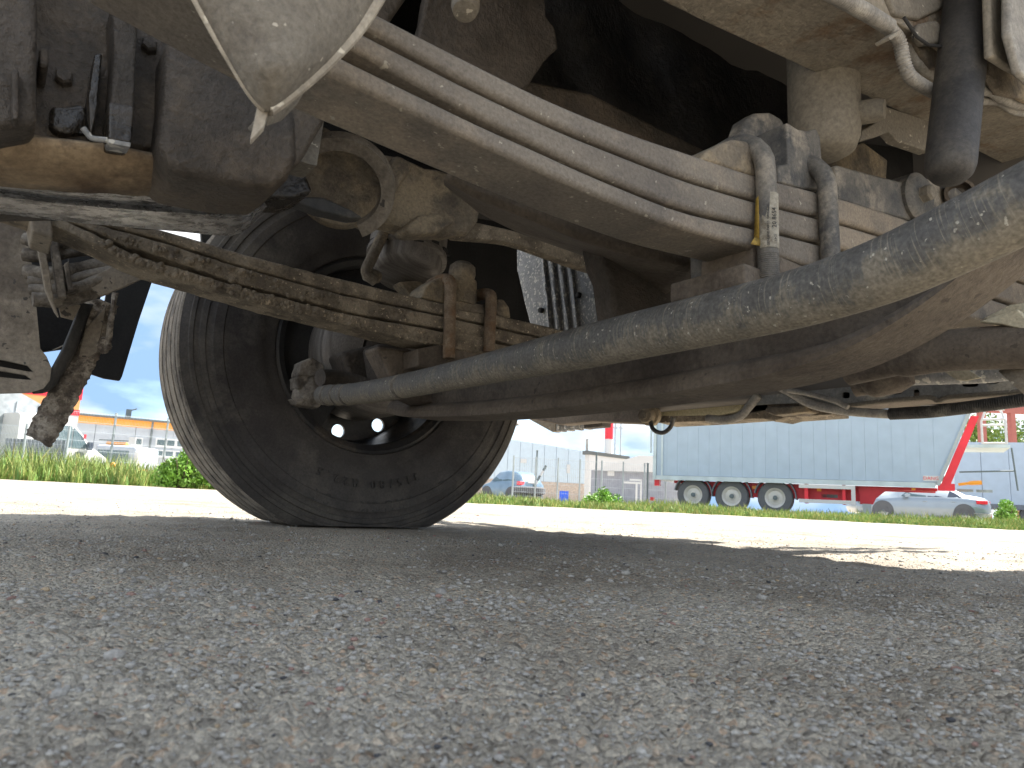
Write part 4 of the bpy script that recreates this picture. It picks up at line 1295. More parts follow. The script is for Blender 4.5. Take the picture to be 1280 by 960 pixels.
rr = np.concatenate([[0.02], np.geomspace(0.05, 6.0, 560), np.geomspace(6.15, 900.0, 70)])
hd = math.degrees(math.atan2(HEAD.y, HEAD.x))
ang = np.concatenate([np.linspace(hd - 48, hd + 48, 470), np.linspace(hd + 54, hd + 306, 43)])
A, RRg = np.meshgrid(np.radians(ang), rr)
X, Y = RRg * np.cos(A), RRg * np.sin(A)
fade = np.clip((14 - RRg) / 8, 0, 1)
Z = relief(X, Y, RRg) * fade
# flat under the tyres
for c_ in (WC, Vector((WC.x, 2 * MID_V - WC.y, 0))):
    dd = np.hypot(X - c_.x, Y - c_.y)
    Z *= np.clip((dd - 0.22) / 0.25, 0.06, 1)
Z -= 0.003
# a shallow dip keeps the lens clear of stones
na, nr = len(ang), len(rr)
verts = np.stack([X, Y, Z], -1).reshape(-1, 3)
idx = np.arange(nr * na).reshape(nr, na)
q = np.stack([idx[:-1, :], np.roll(idx, -1, 1)[:-1, :], np.roll(idx, -1, 1)[1:, :], idx[1:, :]], -1).reshape(-1, 4)
me = bpy.data.meshes.new('ground')
me.vertices.add(len(verts))
me.vertices.foreach_set('co', verts.ravel())
me.loops.add(q.size)
me.loops.foreach_set('vertex_index', q.ravel().astype(np.int32))
me.polygons.add(len(q))
me.polygons.foreach_set('loop_start', np.arange(0, q.size, 4).astype(np.int32))
me.polygons.foreach_set('use_smooth', np.ones(len(q), bool))
me.update(calc_edges=True)
me.validate()


def gravel_material():
    m = bpy.data.materials.new('gravel_yard')
    m.use_nodes = True
    nt = m.node_tree
    N, L = nt.nodes.new, nt.links.new
    bs = nt.nodes['Principled BSDF']
    tc = N('ShaderNodeTexCoord')
    v = tc.outputs['Object']

    def noise(sc, det=5, ro=0.6):
        n = N('ShaderNodeTexNoise')
        n.inputs['Scale'].default_value = sc
        n.inputs['Detail'].default_value = det
        n.inputs['Roughness'].default_value = ro
        L(v, n.inputs['Vector'])
        return n.outputs['Fac']

    def ramp(f, *st):
        r = N('ShaderNodeValToRGB')
        e = r.color_ramp.elements
        while len(e) < len(st): e.new(0.5)
        for k, (p, c) in enumerate(st):
            e[k].position = p
            e[k].color = (*c, 1)
        L(f, r.inputs['Fac'])
        return r.outputs['Color']

    def mix(f, a, b, mode='MIX'):
        x = N('ShaderNodeMix')
        x.data_type = 'RGBA'
        x.blend_type = mode
        if hasattr(f, 'node'): L(f, x.inputs['Factor'])
        else: x.inputs['Factor'].default_value = f
        L(a, x.inputs['A'])
        L(b, x.inputs['B'])
        return x.outputs['Result']
    base = ramp(noise(3.0, 6, 0.6), (0.3, (0.48, 0.445, 0.39)), (0.7, (0.60, 0.56, 0.49)))
    vo = N('ShaderNodeTexVoronoi')
    vo.inputs['Scale'].default_value = 250
    L(v, vo.inputs['Vector'])
    sep = N('ShaderNodeSeparateColor')
    L(vo.outputs['Color'], sep.inputs['Color'])
    grit = ramp(sep.outputs['Red'], (0.0, (0.55, 0.53, 0.52)), (0.2, (0.85, 0.83, 0.81)), (0.6, (1.05, 1.03, 0.99)), (0.85, (1.28, 1.24, 1.16)), (0.97, (1.15, 0.88, 0.7)))
    c = mix(0.8, base, grit, 'MULTIPLY')
    vo2 = N('ShaderNodeTexVoronoi')
    vo2.inputs['Scale'].default_value = 700
    L(v, vo2.inputs['Vector'])
    s2 = N('ShaderNodeSeparateColor')
    L(vo2.outputs['Color'], s2.inputs['Color'])
    g2 = ramp(s2.outputs['Green'], (0.0, (0.7, 0.69, 0.68)), (0.5, (1.0, 0.99, 0.97)), (1.0, (1.3, 1.27, 1.22)))
    c = mix(0.8, c, g2, 'MULTIPLY')
    st = ramp(noise(1.7, 8, 0.68), (0.36, (0.62, 0.60, 0.575)), (0.5, (0.94, 0.935, 0.92)), (0.66, (1.12, 1.12, 1.11)))
    c = mix(1.0, c, st, 'MULTIPLY')
    L(c, bs.inputs['Base Color'])
    bs.inputs['Roughness'].default_value = 0.85
    bs.inputs['Specular IOR Level'].default_value = 0.3
    ad = N('ShaderNodeMath')
    ad.operation = 'MULTIPLY_ADD'
    L(vo.outputs['Distance'], ad.inputs[0])
    ad.inputs[1].default_value = -1.0
    L(noise(230, 4, 0.7), ad.inputs[2])
    ad2 = N('ShaderNodeMath')
    ad2.operation = 'MULTIPLY_ADD'
    L(noise(45, 4, 0.65), ad2.inputs[0])
    ad2.inputs[1].default_value = 2.0
    L(ad.outputs['Value'], ad2.inputs[2])
    b = N('ShaderNodeBump')
    b.inputs['Strength'].default_value = 1.0
    b.inputs['Distance'].default_value = 0.006
    L(ad2.outputs['Value'], b.inputs['Height'])
    L(b.outputs['Normal'], bs.inputs['Normal'])
    return m


M['gravel'] = gravel_material()
me.materials.append(M['gravel'])
ground = bpy.data.objects.new('ground', me)
COL.objects.link(ground)
tag(ground, 'compacted grey gravel yard under the truck, shaded near and sunlit beyond', kind='structure')

# loose stones in four shades, one heap of stuff each
cols = [('pale', (0.50, 0.475, 0.43)), ('grey', (0.42, 0.395, 0.36)), ('dark', (0.09, 0.09, 0.095)), ('tan', (0.50, 0.38, 0.25)), ('red', (0.36, 0.23, 0.19))]
phi = (1 + 5 ** 0.5) / 2
ico = np.array([(-1, phi, 0), (1, phi, 0), (-1, -phi, 0), (1, -phi, 0), (0, -1, phi), (0, 1, phi), (0, -1, -phi), (0, 1, -phi), (phi, 0, -1), (phi, 0, 1), (-phi, 0, -1), (-phi, 0, 1)]) / math.sqrt(1 + phi * phi)
icf = np.array([(0, 11, 5), (0, 5, 1), (0, 1, 7), (0, 7, 10), (0, 10, 11), (1, 5, 9), (5, 11, 4), (11, 10, 2), (10, 7, 6), (7, 1, 8), (3, 9, 4), (3, 4, 2), (3, 2, 6), (3, 6, 8), (3, 8, 9), (4, 9, 5), (2, 4, 11), (6, 2, 10), (8, 6, 7), (9, 8, 1)])
for ci, (nm, c) in enumerate(cols):
    n = (17000, 24000, 700, 1300, 1200)[ci]
    th = np.radians(hd + rng.uniform(-46, 46, n))
    rad_ = 0.16 * (30 ** rng.random(n))
    x, y = rad_ * np.cos(th), rad_ * np.sin(th)
    keep = np.hypot(x - WC.x, y - WC.y) > 0.3
    keep &= vnoise(x * 5 + 3, y * 5, 31) + 0.6 * vnoise(x * 17, y * 17, 32) + 0.35 > rng.random(n) * 0.75
    x, y, rad_ = x[keep], y[keep], rad_[keep]
    n = len(x)
    size = (0.0009 + 0.0018 * rng.random(n) ** 3.5) * np.clip(rad_ / 0.5, 0.65, 1.5)
    big = rng.random(n) < 0.010
    size[big] *= rng.uniform(1.6, 2.8, big.sum())
    z = relief(x, y, rad_) - 0.003
    V = ico[None] * (1 + rng.uniform(-0.28, 0.28, (n, 12, 1)))
    sc = np.stack([rng.uniform(0.8, 1.5, n), rng.uniform(0.8, 1.2, n), rng.uniform(0.45, 0.8, n)], -1) * size[:, None]
    V = V * sc[:, None, :]
    a = rng.uniform(0, 6.28, n)
    ca, sa_ = np.cos(a)[:, None], np.sin(a)[:, None]
    V = np.stack([V[..., 0] * ca - V[..., 1] * sa_, V[..., 0] * sa_ + V[..., 1] * ca, V[..., 2]], -1)
    V += np.stack([x, y, z + size * 0.2], -1)[:, None, :]
    Fc = (icf[None] + (np.arange(n) * 12)[:, None, None]).reshape(-1, 3)
    me = bpy.data.meshes.new('loose_stones')
    me.vertices.add(n * 12)
    me.vertices.foreach_set('co', V.ravel())
    me.loops.add(Fc.size)
    me.loops.foreach_set('vertex_index', Fc.ravel().astype(np.int32))
    me.polygons.add(len(Fc))
    me.polygons.foreach_set('loop_start', np.arange(0, Fc.size, 3).astype(np.int32))
    me.polygons.foreach_set('use_smooth', np.ones(len(Fc), bool))
    me.update(calc_edges=True)
    me.materials.append(grime('stone_' + nm, tuple(k * 0.8 for k in c), tuple(k * 1.15 for k in c), scale=60, bump=0.4, fine=500, mid=200, rough=0.85))
    o = bpy.data.objects.new('loose_stones', me)
    COL.objects.link(o)
    tag(o, '%s loose grit and pebbles scattered over the gravel yard' % {'pale': 'pale', 'grey': 'mid grey', 'dark': 'blackish', 'tan': 'tan', 'red': 'reddish'}[nm], kind='stuff')

# ================================================================ BEYOND THE TRUCK
B = {}
B['grass'] = paint('grass_blades', (0.20, 0.28, 0.06), 0.7, var=0.5, scale=1.6)
B['dry'] = paint('dry_grass', (0.40, 0.37, 0.12), 0.8, var=0.3, scale=1.6)
B['leaf'] = paint('bush_leaves', (0.18, 0.36, 0.04), 0.6, var=0.5, scale=3)
B['tree'] = paint('tree_leaves', (0.15, 0.24, 0.04), 0.6, var=0.5, scale=2)
B['bark'] = paint('bark', (0.12, 0.09, 0.06), 0.9)
B['trailer'] = paint('trailer_side', (0.37, 0.46, 0.57), 0.45, var=0.05)
B['trailer_edge'] = paint('trailer_rail', (0.5, 0.58, 0.62), 0.5)
B['red'] = paint('chassis_red', (0.50, 0.02, 0.035), 0.5)
B['bright_red'] = paint('bright_red', (0.75, 0.03, 0.05), 0.5)
B['darkred'] = paint('gantry_red', (0.36, 0.12, 0.10), 0.7)
B['tyre'] = paint('far_tyre', (0.11, 0.115, 0.125), 0.9)
B['alloy'] = paint('far_rim', (0.58, 0.57, 0.54), 0.5, metal=0.2)
B['white'] = paint('white_paint', (0.60, 0.60, 0.60), 0.5, var=0.03)
B['silver'] = paint('silver_car', (0.27, 0.32, 0.37), 0.28, metal=0.4, var=0.03, coat=0.5)
B['bluecar'] = paint('bluegrey_car', (0.16, 0.25, 0.34), 0.35, metal=0.3, coat=0.4)
B['glass'] = paint('car_glass', (0.10, 0.15, 0.17), 0.12)
B['dglass'] = paint('dark_glass', (0.07, 0.085, 0.12), 0.12)
B['lamp'] = paint('red_lamp', (0.7, 0.02, 0.04), 0.3)
B['amber'] = paint('amber', (0.85, 0.33, 0.03), 0.4)
B['clad'] = paint('grey_cladding', (0.46, 0.51, 0.58), 0.6, var=0.05)
B['orange'] = paint('orange_band', (0.85, 0.33, 0.02), 0.6, var=0.05)
B['capping'] = paint('dark_capping', (0.12, 0.13, 0.13), 0.6)
B['wframe'] = paint('window_white', (0.75, 0.78, 0.8), 0.5)
B['hall'] = paint('blue_hall', (0.50, 0.60, 0.69), 0.5, var=0.04)
B['brick'] = paint('pale_brickwork', (0.48, 0.40, 0.34), 0.9, var=0.25, scale=8)
B['steel'] = paint('galvanised', (0.38, 0.42, 0.44), 0.5, metal=0.3)
B['gsteel'] = paint('dark_steel', (0.12, 0.15, 0.16), 0.6)
B['curtain'] = paint('orange_curtain', (0.70, 0.32, 0.12), 0.7)
B['oldwhite'] = paint('weathered_white', (0.30, 0.33, 0.35), 0.7, var=0.25, scale=4)
B['darkgrey'] = paint('dark_slats', (0.15, 0.17, 0.20), 0.8)
B['blue'] = paint('blue_plastic', (0.01, 0.10, 0.75), 0.5)
B['gwall'] = paint('grey_wall', (0.30, 0.31, 0.35), 0.8)
B['concrete'] = paint('concrete', (0.33, 0.33, 0.32), 0.9)


class Fr:
    """local frame on the ground: x to the right, y away from the camera"""

    def __init__(s, o, toward):
        s.o = Vector((o.x, o.y, 0))
        s.x = (Vector((toward.x, toward.y, 0)) - s.o).normalized()
        s.y = Vector((-s.x.y, s.x.x, 0))
        if s.y.dot(HEAD) < 0: s.y = -s.y

    def p(s, x, y, z):
        return s.o + s.x * x + s.y * y + UP * z

    def box(s, mb, x0, x1, y0, y1, z0, z1):
        mb.box(s.p((x0 + x1) / 2, (y0 + y1) / 2, (z0 + z1) / 2), (abs(x1 - x0), abs(y1 - y0), abs(z1 - z0)), ax=(s.x, s.y, UP))
        return mb

    def part(s, name, mat, parent, x0, x1, y0, y1, z0, z1, bevel=0):
        return s.box(MB(), x0, x1, y0, y1, z0, z1).done(name, mat, parent, bevel=bevel, smooth=0 if not bevel else 40)


def far_wheel(parent, c, ax, r, wid, rim=B['alloy'], n=28):
    t = MB().lathe([(r * 0.58, -wid / 2), (r * 0.93, -wid / 2), (r, -wid * 0.36), (r, wid * 0.36), (r * 0.93, wid / 2), (r * 0.58, wid / 2)], c, ax, n, closed=True).done('wheel', B['tyre'], parent)
    MB().lathe([(0, -wid * 0.36), (r * 0.18, -wid * 0.36), (r * 0.2, -wid * 0.25), (r * 0.42, -wid * 0.2), (r * 0.52, -wid * 0.42), (r * 0.6, -wid * 0.47), (r * 0.6, wid * 0.3)], c, ax, n).done('rim', rim, t)
    MB().lathe([(0, -wid * 0.5), (r * 0.13, -wid * 0.48), (r * 0.16, -wid * 0.2)], c, ax, 14).done('hub', B['gsteel'], t)
    return t


# ---- tipper trailer, right
D0, D1 = 24.0, 19.9
tf = Fr(G(820, D0), G(1190, D1))
TL = (G(1190, D1) - G(820, D0)).length
trailer = empty('tipper_trailer', tf.o, 'long pale blue tipper semi-trailer on a red chassis parked on the grass', 'trailer')
zb = zat(820, 597, D0)
ztop = 3.75
slope = 0.41
bodyT = MB()
nst = 24
for k in range(nst):
    x0, x1 = TL * k / nst, TL * (k + 1) / nst - 0.0025
    zt = ztop
    f0 = (x1 if k < nst - 1 else x1)
    if k < nst - 1:
        tf.part('side_panel', B['trailer'], trailer, x0, x1, 0.0 if k % 2 else 0.003, 0.06, zb + 0.09, zt)
fx = lambda z: TL - 0.25 + (z - zb) * slope
k = nst - 1
x0 = TL * k / nst
MB().prism([tf.p(x0, 0, zb + 0.09), tf.p(fx(zb + 0.09), 0, zb + 0.09), tf.p(fx(ztop), 0, ztop), tf.p(x0, 0, ztop)], tf.y * 0.06).done('side_panel', B['trailer'], trailer, smooth=0)
tf.part('inner_body', B['trailer'], trailer, 0.02, TL - 0.3, 0.07, 2.45, zb + 0.05, ztop)
tf.part('bottom_rail', B['trailer_edge'], trailer, 0.0, TL - 0.35, -0.04, 0.05, zb - 0.06, zb + 0.08)
tf.part('rear_post', B['trailer_edge'], trailer, -0.12, -0.01, -0.03, 2.5, zb - 0.05, ztop)
tf.part('rear_post', B['trailer_edge'], trailer, 0.16, 0.22, -0.035, 0.02, zb + 0.06, ztop)
tf.part('tailgate_bar', B['trailer_edge'], trailer, -0.34, -0.28, 0.3, 0.36, 1.9, 2.62)
tf.part('tailgate_bar', B['trailer_edge'], trailer, -0.34, 0.0, 0.3, 0.36, 2.62, 2.68)
wheels_x = []
for px in (869, 917, 971):
    t = 0
    best = min(np.linspace(0, TL, 600), key=lambda s_: abs((lambda p: 640 + F_PX * (p.dot(RIGHT) / p.dot(HEAD)) - px)(tf.p(s_, 0, 0))))
    wheels_x.append(best)
for wx in wheels_x:
    far_wheel(trailer, tf.p(wx, 0.32, 0.53), tf.y, 0.53, 0.38)
    MB().lathe([(0.60, -0.22), (0.63, -0.22), (0.63, 0.2), (0.60, 0.2)], tf.p(wx, 0.3, 0.55), -tf.y, 24, closed=True, a0=R(-95), a1=R(80)).done('mudguard', B['darkgrey'], trailer)
tf.part('chassis_beam', B['red'], trailer, 0.5, TL - 0.3, 0.35, 0.5, zb - 0.15, zb - 0.06)
tf.part('chassis_beam', B['red'], trailer, 0.5, TL - 0.3, 1.9, 2.05, zb - 0.15, zb - 0.06)
tf.part('chassis_beam', B['red'], trailer, wheels_x[0] - 0.4, wheels_x[2] + 2.6, 0.3, 0.36, zb - 0.52, zb - 0.08)
gx0 = wheels_x[2] + 0.72
for z0 in (0.42, 0.86):
    tf.part('side_guard', B['white'], trailer, gx0, gx0 + 1.55, -0.03, 0.02, z0, z0 + 0.11)
tf.part('side_guard', B['white'], trailer, gx0 + 1.44, gx0 + 1.55, -0.028, 0.018, 0.53, 0.86)
tf.part('guard_post', B['bright_red'], trailer, gx0 + 0.15, gx0 + 0.25, 0.03, 0.2, 0.4, 1.0)
tf.part('guard_post', B['bright_red'], trailer, gx0 + 1.2, gx0 + 1.28, 0.03, 0.2, 0.4, 1.0)
tf.part('air_tank', B['gsteel'], trailer, gx0 + 0.5, gx0 + 1.15, 0.3, 0.7, 0.5, 0.8, 0.1)
# landing leg with a flared head
MB().prism([tf.p(gx0 + 1.62, 0.2, zb - 0.08), tf.p(gx0 + 2.7, 0.2, zb - 0.08), tf.p(gx0 + 2.3, 0.2, zb - 0.22), tf.p(gx0 + 2.08, 0.2, zb - 0.42), tf.p(gx0 + 2.0, 0.2, 0.45), tf.p(gx0 + 1.66, 0.2, 0.45)], tf.y * 0.1).done('landing_leg', B['red'], trailer, smooth=0)
tf.part('landing_foot', B['steel'], trailer, gx0 + 1.72, gx0 + 1.95, 0.15, 0.35, 0.0, 0.46)
tf.part('marker_lamp', B['amber'], trailer, wheels_x[1] + 0.62, wheels_x[1] + 0.76, 0.26, 0.31, zb - 0.26, zb - 0.16)
tf.part('marker_lamp', B['amber'], trailer, wheels_x[2] + 1.2, wheels_x[2] + 1.32, 0.26, 0.31, zb - 0.26, zb - 0.16)
tf.part('marker_lamp', B['amber'], trailer, gx0 + 3.0, gx0 + 3.1, 0.3, 0.345, zb - 0.14, zb - 0.08)
for xx in (gx0 + 4.0, gx0 + 4.45):
    tf.part('reflector_strip', B['oldwhite'], trailer, xx + 0.12, xx + 0.5, 0.3, 0.345, zb - 0.14, zb - 0.065)
tf.part('tail_lamp', B['lamp'], trailer, -0.1, 0.06, 0.1, 0.3, 0.78, 0.98)
tf.part('tail_lamp', B['lamp'], trailer, -0.4, -0.28, 0.6, 0.75, 0.28, 0.4)
# sloping front frame in bright red
tf.part('front_foot', B['bright_red'], trailer, fx(zb) - 0.05, fx(zb) + 0.36, -0.03, 0.15, zb - 0.14, zb + 0.06)
MB().prism([tf.p(fx(zb) + 0.04, -0.03, zb + 0.06), tf.p(fx(zb) + 0.27, -0.03, zb + 0.06), tf.p(fx(3.0) + 0.22, -0.03, 3.0), tf.p(fx(3.0) + 0.02, -0.03, 3.0)], tf.y * 0.12).done('front_frame', B['bright_red'], trailer, smooth=0)
MB().prism([tf.p(fx(zb) - 0.1, -0.05, zb), tf.p(fx(zb) - 0.0, -0.05, zb), tf.p(fx(3.6), -0.05, 3.6), tf.p(fx(3.6) - 0.1, -0.05, 3.6)], tf.y * 0.05).done('front_post', B['steel'], trailer, smooth=0)
# crew platform and ladder
zp = 2.12
plat = MB()
tf.box(plat, fx(zp) + 0.1, fx(zp) + 1.25, 0.0, 1.6, zp, zp + 0.08)
plat.done('platform', B['trailer_edge'], trailer, smooth=0)
lad = MB()
lx = fx(zp) + 0.62
for (x_, t_) in ((lx, lx + 0.12), (lx + 0.55, lx + 0.47)):
    lad.tube([tf.p(x_, -0.02, zp + 0.1), tf.p(x_, -0.02, zp + 0.72), tf.p(t_, 0.1, zp + 1.05)], 0.032, 8)
for z_ in (zp + 0.12, zp + 0.62, zp + 0.78, zp + 1.05):
    lad.tube([tf.p(lx, -0.02, z_), tf.p(lx + 0.55, -0.02, z_)], 0.03, 8)
lad.done('ladder', B['white'], trailer)
pr = MB()
pr.tube([tf.p(fx(zp) + 1.28, 0.05, zp), tf.p(fx(zp) + 1.36, 0.05, zp - 1.15)], 0.022, 6)
pr.tube([tf.p(fx(1.5) + 0.3, 0.05, 1.44), tf.p(fx(zp) + 1.33, 0.05, 1.5)], 0.022, 6)
pr.done('platform_rail', B['gsteel'], trailer)
MB().tube(spl([tf.p(fx(zb) + 0.45, 0.1, zb + 0.05), tf.p(fx(zb) + 0.75, 0.1, zb + 0.1), tf.p(fx(zb) + 1.0, 0.1, zb + 0.12)], 4), [0.04] * 4 + [0.06] * 5, 8).done('coupling_hose', B['amber'], trailer)
ls = (gx0 + 2.95 + 0.35)
tf.part('sticker', B['white'], trailer, ls, ls + 0.52, -0.012, 0.02, zb + 0.12, zb + 0.27)
text_mesh('sticker_text', 'DANGER', 0.13, B['lamp'], trailer, frame4(tf.p(ls + 0.26, -0.016, zb + 0.195), tf.x, UP, -tf.y), 0.002)


# ---- cars
def car(name, label, f, Lc, sec, mats, win, lamps, wheels, wr, width):
    e = empty(name, f.o, label, 'car', None)
    rows = []
    for (x, zl, zbelt, zt, wb, wt) in sec:
        half = width / 2
        pts = []
        for sgn in (-1, 1):
            col = [(half * wb * 0.93, zl), (half * wb, zl + (zbelt - zl) * 0.35), (half * wb * 0.99, zbelt * 0.94), (half * wb * 0.93, zbelt), (half * wt, zt - 0.05), (half * wt * 0.82, zt)]
            q = [f.p(x, half + sgn * y_, z_) for y_, z_ in col]
            pts += q if sgn < 0 else q[::-1]
        rows.append(pts + [pts[0]])
    mb = MB().grid(rows)
    n = len(rows[0])
    mb.f.append(list(range(n - 1)))
    mb.f.append([(len(rows) - 1) * n + k for k in range(n - 1)])
    mb.done('body', mats[0], e, smooth=55)
    for poly, m_, nm in win:
        MB().prism([f.p(x, y_, z_) for x, y_, z_ in poly], f.y * 0.02).done(nm, m_, e, smooth=0)
    for (x0, x1, y0, y1, z0, z1, m_, nm) in lamps:
        f.part(nm, m_, e, x0, x1, y0, y1, z0, z1, 0.02)
    for wx in wheels:
        MB().lathe([(0, 0), (wr * 1.12, 0), (wr * 1.12, 0.1)], f.p(wx, -0.002, wr * 1.0), f.y, 24, a0=R(-110), a1=R(110)).done('wheel_arch', B['tyre'], e)
        far_wheel(e, f.p(wx, 0.1, wr), f.y, wr, 0.22)
        far_wheel(e, f.p(wx, width - 0.12, wr), f.y, wr, 0.22)
    return e


DC = 28.5
cf = Fr(G(1073, DC + 0.3), G(1243, DC - 0.5))
CL = (G(1243, DC - 0.5) - G(1073, DC + 0.3)).length
k_ = CL / 5.05
secs = [(0.0, 0.42, 0.62, 0.66, 0.72, 0.66), (0.12, 0.25, 0.68, 0.74, 0.9, 0.78), (0.6, 0.2, 0.8, 0.86, 0.99, 0.82), (1.25, 0.2, 0.88, 0.95, 1, 0.82), (1.6, 0.2, 0.92, 1.1, 1, 0.76), (2.0, 0.2, 0.93, 1.36, 1, 0.68),
        (2.4, 0.2, 0.94, 1.43, 1, 0.66), (2.9, 0.2, 0.95, 1.44, 1, 0.66), (3.4, 0.2, 0.96, 1.4, 1, 0.66), (3.8, 0.2, 0.97, 1.25, 1, 0.7), (4.15, 0.2, 0.97, 1.06, 0.99, 0.76), (4.6, 0.22, 0.93, 1.0, 0.97, 0.8), (4.9, 0.26, 0.86, 0.95, 0.93, 0.82), (5.02, 0.32, 0.78, 0.84, 0.88, 0.8), (5.05, 0.4, 0.6, 0.62, 0.82, 0.74)]
secs = [(x * k_, a, b, c * 1.07, d, e_) for x, a, b, c, d, e_ in secs]
wl = lambda z: 0.065 + max(0, (z - 0.94)) / 0.46 * 0.27
win = [([(x * k_, wl(z) - 0.012, z) for x, z in ((1.68, 0.97), (2.62, 0.98), (2.62, 1.36), (2.35, 1.37), (2.05, 1.27))], B['glass'], 'window'),
       ([(x * k_, wl(z) - 0.012, z) for x, z in ((2.68, 0.98), (3.95, 1.0), (3.75, 1.17), (3.4, 1.33), (3.0, 1.37), (2.68, 1.365))], B['dglass'], 'window')]
silver = car('parked_car', 'silver saloon car parked beyond the tipper trailer, rear to the right', cf, CL, secs, [B['silver']], win,
             [(4.45 * k_, 4.86 * k_, -0.005, 0.25, 0.78, 0.92, B['lamp'], 'tail_lamp'), (5.0 * k_, 5.07 * k_, 0.25, 0.55, 0.74, 0.9, B['lamp'], 'tail_lamp'), (5.03 * k_, 5.09 * k_, 0.7, 1.2, 0.62, 0.75, B['white'], 'number_plate'),
              (0.06 * k_, 0.4 * k_, -0.0, 0.3, 0.6, 0.72, B['glass'], 'headlight'), (1.75 * k_, 1.95 * k_, -0.14, 0.04, 0.93, 1.06, B['silver'], 'mirror'), (2.45 * k_, 2.62 * k_, 0.0, 0.05, 0.78, 0.81, B['steel'], 'door_handle'),
              (3.5 * k_, 3.67 * k_, 0.0, 0.05, 0.8, 0.83, B['steel'], 'door_handle'), (4.3 * k_, 5.06 * k_, -0.012, 1.86, 0.4, 0.43, B['steel'], 'trim_strip')], [0.95 * k_, 3.98 * k_], 0.36, 1.88)
DB = 36.0
bf = Fr(G(598, DB), G(650, DB - 2))
secs = [(0, 0.4, 0.6, 0.64, 0.75, 0.7), (0.3, 0.22, 0.75, 0.82, 0.95, 0.8), (1.0, 0.2, 0.86, 0.95, 1, 0.8), (1.6, 0.2, 0.9, 1.4, 1, 0.7), (2.4, 0.2, 0.92, 1.48, 1, 0.7), (3.3, 0.2, 0.94, 1.42, 1, 0.7), (3.8, 0.22, 0.94, 1.2, 0.97, 0.72), (4.05, 0.3, 0.85, 0.9, 0.93, 0.8), (4.1, 0.36, 0.6, 0.64, 0.88, 0.8)]
kb = ((G(650, DB - 2) - G(598, DB)).length) / 4.1
secs = [(x * kb, a, b, c, d, e_) for x, a, b, c, d, e_ in secs]
win = [([(x * kb, wl(z) - 0.012, z) for x, z in ((1.2, 0.95), (2.2, 0.97), (2.2, 1.38), (1.7, 1.36))], B['glass'], 'window'), ([(x * kb, wl(z) - 0.012, z) for x, z in ((2.26, 0.97), (3.4, 0.99), (3.15, 1.34), (2.26, 1.38))], B['glass'], 'window')]
car('parked_car', 'small blue grey hatchback parked beside the tyre stack', bf, 4.1, secs, [B['bluecar']], win,
    [(3.72 * kb, 4.06 * kb, -0.01, 0.3, 0.78, 0.96, B['lamp'], 'tail_lamp'), (4.07 * kb, 4.13 * kb, 0.5, 1.2, 0.9, 1.1, B['white'], 'number_plate')], [0.8 * kb, 3.2 * kb], 0.33, 1.75)

# ---- second pale trailer far right
rf = Fr(G(1196, 34), G(1420, 31))
rear_tr = empty('box_trailer', rf.o, 'plain blue grey box trailer parked behind the silver car', 'trailer')
zt_ = zat(1260, 553, 33)
nn = 8
for k in range(nn):
    rf.part('side_panel', B['trailer'], rear_tr, k * 1.1, k * 1.1 + 1.085, 0.0 if k % 2 else 0.015, 2.5, 0.95, zt_)
rf.part('bottom_rail', B['darkgrey'], rear_tr, 0, 8.8, -0.02, 2.4, 0.72, 0.95)
far_wheel(rear_tr, rf.p(3.0, 0.3, 0.5), rf.y, 0.5, 0.35)
far_wheel(rear_tr, rf.p(4.3, 0.3, 0.5), rf.y, 0.5, 0.35)
# red steel gantry above it
gf = Fr(G(1210, 46), G(1400, 46))
gan = empty('gantry', gf.o, 'rusty red steel gantry standing behind the pale box trailer', 'gantry')
zg0, zg1 = zat(1260, 516, 46), zat(1260, 508, 46)
gf.part('beam', B['darkred'], gan, -2, 10, 0, 0.4, zg0, zg1 + 0.2)
gf.part('post', B['darkred'], gan, 1.2, 1.55, 0, 0.4, 0, zg0)
gf.part('post', B['darkred'], gan, 3.2, 3.5, 0, 0.4, 0, zg0)
gf.part('post', B['darkred'], gan, 8, 8.3, 0, 0.4, 0, zg0)


# ---- foliage helper: many small leaf faces through a volume
def leaves(name, mat, parent, blobs, n, size, seed=1):
    r = np.random.default_rng(seed)
    mb_v, mb_f = [], []
    for (c, rad) in blobs:
        m = int(n * rad ** 2 / sum(b_[1] ** 2 for b_ in blobs))
        d = r.normal(size=(m, 3))
        d /= np.linalg.norm(d, axis=1)[:, None]
        rr_ = rad * r.random(m) ** 0.45
        P = np.array(c)[None] + d * rr_[:, None] * np.array([1, 1, 0.95])
        for p in P:
            if p[2] < 0.03: continue
            a = Vector(r.normal(size=3)).normalized()
            b_ = a.cross(Vector(r.normal(size=3))).normalized()
            s_ = size * r.uniform(0.6, 1.3)
            q = Vector(p)
            k = len(mb_v)
            mb_v += [q - a * s_, q + b_ * s_ * 0.45, q + a * s_, q - b_ * s_ * 0.45]
            mb_f.append((k, k + 1, k + 2, k + 3))
    return MB().add(mb_v, mb_f).done(name, mat, parent, smooth=0)


def tree(label, base, h, blobs, n, size, seed):
    t = empty('tree', base, label, 'tree', 'trees behind the trailers')
    tr = MB()
    tr.tube([base, base + Vector((0.05, 0, h * 0.3)), base + Vector((0.15, 0.1, h * 0.6)), base + Vector((0.1, 0.1, h * 0.85))], [0.22, 0.17, 0.11, 0.05], 10)
    for k in range(6):
        a = k * 1.9 + seed
        z0 = h * (0.35 + 0.07 * k)
        tr.tube([base + Vector((0.08, 0.05, z0)), base + Vector((math.cos(a) * 0.7, math.sin(a) * 0.7, z0 + 0.5)), base + Vector((math.cos(a) * 1.5, math.sin(a) * 1.5, z0 + 0.8))], [0.08, 0.05, 0.02], 6)
    tr.done('trunk', B['bark'], t)
    leaves('crown', B['tree'], t, [(base + Vector(c), r_) for c, r_ in blobs], n, size, seed)
    return t


